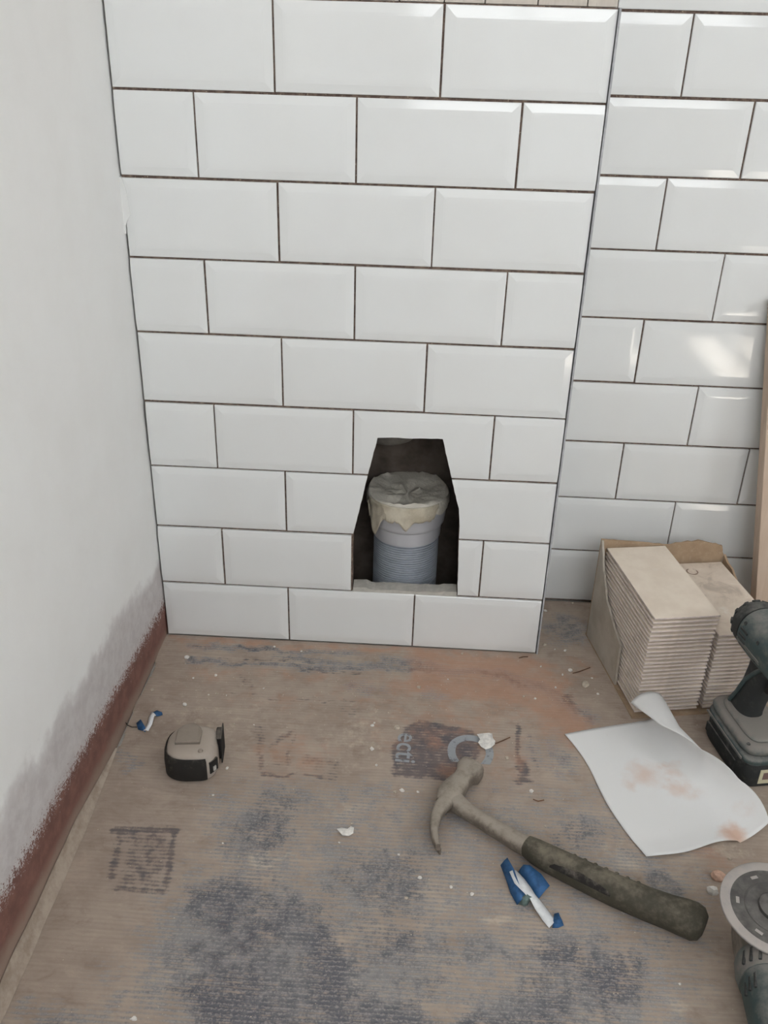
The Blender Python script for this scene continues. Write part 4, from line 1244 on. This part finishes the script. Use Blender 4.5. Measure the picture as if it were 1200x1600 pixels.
path_loft(MB(), [F(196, 1128, .004) - base, F(199, 1133, .002) - base, F(206, 1136, .001) - base, F(214, 1136, .002) - base], [(.0006, .0006)] * 4, 6).build('thread', M_BLK, sc2)

# ------------------------------------------------------------------ chips of plaster and tile
M_CHIP = simple('white_plaster_chip', C(234, 230, 224), 0.9, 0.2, var=0.1, scale=150, bump=0.3)
M_CHIP2 = simple('cream_plaster_chip', C(198, 186, 170), 0.9, 0.2, var=0.12, scale=150, bump=0.3)
M_CHIPP = simple('pink_brick_chip', C(210, 174, 154), 0.9, 0.2, var=0.12, scale=150, bump=0.3)
def chip_mesh(a, b, h, seed, n=9):
    r = random.Random(seed); m_ = MB()
    angs = sorted(2 * PI * (i + r.uniform(-.3, .3)) / n for i in range(n)); rad_ = [r.uniform(.7, 1.1) for _ in range(n)]
    def rg(k, z, jit): return [(a * k * q * math.cos(t), b * k * q * math.sin(t), z + r.uniform(-jit, jit)) for t, q in zip(angs, rad_)]
    m_.loft([rg(0.9, 0.0, 0), rg(1.0, h * 0.45, h * .1), rg(0.72, h * 0.95, h * .15)])
    return m_.mesh('chip')
def chip(name, px, a, b, h, seed, mat, label, cat, group=None, rz=None, n=9):
    me_ = chip_mesh(a, b, h, seed, n); q = F(*px)
    o = link(name, me_, mat, None, (q.x, q.y, 0.0004), (0, 0, random.Random(seed).uniform(0, 6) if rz is None else rz))
    tag(o, label, cat, group); return o
# large flake next to the printed block
q = F(758, 1157); m = MB()
out = [(745, 1147), (752, 1146), (764, 1145), (769, 1146), (770, 1153), (774, 1158), (773, 1163), (766, 1169), (759, 1171), (752, 1167), (747, 1160), (750, 1155)]
lo_ = [F(u, v_, 0.0005) - q for u, v_ in out]; hi_ = [F(u, v_, 0.0050) - q for u, v_ in out]
cen = sum((Vector(p_) for p_ in hi_), Vector()) / len(hi_)
m.loft([lo_, hi_, [p_.lerp(cen, 0.3) + Vector((0, 0, 0.0008)) for p_ in hi_]])
o = m.build('plaster_flake', M_CHIP, None, loc=q); tag(o, 'large jagged white plaster flake near the faded printed letters', 'plaster flake')
q = F(540, 1298); m = MB()
out = [(526, 1295), (534, 1293), (543, 1295), (548, 1291), (553, 1293), (552, 1302), (545, 1306), (535, 1305)]
lo_ = [F(u, v_, 0.0004) - q for u, v_ in out]; hi_ = [F(u, v_, 0.0030) - q for u, v_ in out]
cen = sum((Vector(p_) for p_ in hi_), Vector()) / len(hi_)
m.loft([lo_, hi_, [p_.lerp(cen, 0.35) + Vector((0, 0, 0.0004)) for p_ in hi_]])
o = m.build('plaster_flake', M_CHIP, None, loc=q); tag(o, 'thin pale plaster flake alone between tape measure and hammer claw', 'plaster flake')
chip('plaster_chip', (1112, 1395), 0.0062, 0.0068, 0.009, 3, M_CHIP, 'blocky white plaster chip between hammer grip end and grinder disc', 'plaster chip', n=6)
chip('brick_chip', (1121, 1372), 0.0095, 0.0105, 0.007, 4, M_CHIPP, 'rounded pink brick chip tucked behind the grinder disc', 'brick chip')
chip('plaster_chip', (914, 1071), 0.0068, 0.0080, 0.006, 5, M_CHIP2, 'round cream plaster lump beside the tile carton', 'plaster chip')
SM = [(792, 1185, 4.2), (830, 1237, 4), (628, 1236, 6), (617, 1238, 3.5), (653, 1238, 3), (737, 1398, 3.6), (635, 1404, 4), (656, 1372, 4), (582, 1134, 4.2), (620, 1138, 6), (581, 1171, 5.5), (588, 1196, 3),
      (550, 1287, 2.2), (530, 1317, 2), (623, 1336, 2.4), (852, 1292, 2.2), (333, 1243, 2.8), (348, 1318, 2), (373, 1339, 2.6), (355, 1201, 3.5), (397, 1133, 2.2), (378, 1217, 2),
      (292, 1028, 5.5), (337, 1056, 3.6), (238, 1078, 4.2), (289, 1102, 5.5), (326, 1086, 2), (338, 1084, 2.4), (354, 1087, 2), (412, 1076, 2.4), (520, 1019, 3), (429, 1011, 3), (471, 1018, 2.6),
      (654, 1075, 5), (891, 1048, 5.2), (879, 1055, 3.5), (851, 1009, 5), (883, 1017, 4.2), (852, 955, 5), (818, 1089, 3), (836, 1092, 3), (867, 1015, 2.6), (722, 1022, 3), (705, 1387, 3), (209, 1593, 5),
      (894, 943, 3.5), (868, 1075, 3), (845, 1042, 3), (900, 1100, 2.6), (934, 1085, 3), (925, 1060, 2.6), (910, 1035, 2.5), (585, 1130, 2), (700, 1062, 2.2), (1140, 1343, 3.2), (1062, 1538, 2.2), (302, 1060, 2.6), (366, 1132, 2)]
for i, (u, v_, s) in enumerate(SM):
    k = 0.001 * s * 0.78
    mat = M_CHIP if i % 3 else M_CHIP2
    if u > 840 and v_ < 1120: wh = 'beside the tile carton'
    elif v_ < 1110: wh = 'along the foot of the tiled boxing'
    elif u < 420 and v_ < 1260: wh = 'around the tape measure'
    elif u > 560 and v_ < 1215: wh = 'around the faded printed letters'
    elif u > 700: wh = 'around the hammer handle'
    else: wh = 'on the scuffed blue-grey patches'
    chip('plaster_crumb', (u, v_), k, k * random.uniform(.6, 1.0), k * random.uniform(.5, .8), 50 + i, mat, 'small pale plaster crumb ' + wh, 'plaster crumb', 'plaster crumbs ' + wh)
# dark slivers
M_SLV = simple('dark_wood_sliver', C(112, 84, 66), 0.85, 0.2, var=0.2)
def sliver(pts, label):
    b = F(*pts[0])
    o = path_loft(MB(), [F(u, v_, 0.0018) - b for u, v_ in pts], [(.0010, .0007)] * len(pts), 6).build('wood_sliver', M_SLV, None, loc=b)
    tag(o, label, 'sliver')
sliver([(811, 1028), (818, 1026), (825, 1026)], 'dark brown sliver by the foot of the tiled boxing')
sliver([(833, 1249), (841, 1252), (850, 1250)], 'dark brown sliver near the neck of the hammer')
sliver([(895, 1052), (906, 1049), (922, 1043)], 'thin brown straw beside the carton side')
sliver([(774, 1162), (786, 1157), (797, 1152)], 'thin rusty straw touching the large plaster flake')
# countless fine grit
m = MB(); r = random.Random(21)
for i in range(650):
    if r.random() < 0.45: u, v_ = r.uniform(265, 940), r.uniform(1005, 1130)
    else: u, v_ = r.uniform(60, 1150), r.uniform(1040, 1600)
    q = F(u, v_)
    if q.x < 0.012 or (q.x < 0.612 and q.y > -0.006) or q.y > 0.14: continue
    k = r.uniform(0.0004, 0.0011)
    tv = [(q.x + k * math.cos(a) * r.uniform(.7, 1.2), q.y + k * math.sin(a) * r.uniform(.7, 1.2), 0.0010) for a in (0.3, 1.9, 3.4, 5.0)]
    tv.append((q.x, q.y, 0.0010 + k))
    m.add(tv, [(0, 1, 4), (1, 2, 4), (2, 3, 4), (3, 0, 4), (3, 2, 1, 0)])
grit = m.build('plaster_grit', M_CHIP2)
grit['kind'] = 'stuff'
tag(grit, 'fine pale grit strewn over the cardboard floor cover', 'grit')

# ------------------------------------------------------------------ sub-parts hang under the part they belong to
def nest(root, rules):
    kids = list(root.children)
    for ch in kids:
        nm = ch.name.split('.')[0]
        tgt = rules.get(nm)
        if callable(tgt): tgt = tgt(ch)
        if not tgt: continue
        part = [k for k in kids if k.name.split('.')[0] == tgt][0]
        ch.parent = part
        ch.matrix_parent_inverse = part.matrix_basis.inverted()
nest(dr, {'screw': lambda c: 'tool_foot' if c.location.z < 0.1 else 'motor_housing', 'cooling_slot': 'motor_housing', 'side_stripe': 'motor_housing',
          'vent': 'rear_cap', 'sticker_mark': 'sticker', 'battery_recess': 'battery', 'rail_edge': 'battery_rail', 'grip_ridge': 'handle'})
nest(tm, {'lock_mark': 'lock_button', 'clip_slot': 'belt_clip', 'clip_groove': 'belt_clip', 'screw': 'case'})
nest(gr, {'disc_mark': 'disc_core', 'raised_ring': 'disc_core', 'vent': lambda c: 'collar' if c.location.x < 0.06 else 'motor_body', 'side_label': 'motor_body', 'switch': 'motor_body'})
nest(ham, {'grip_rib': 'grip', 'grip_inlay': 'grip'})
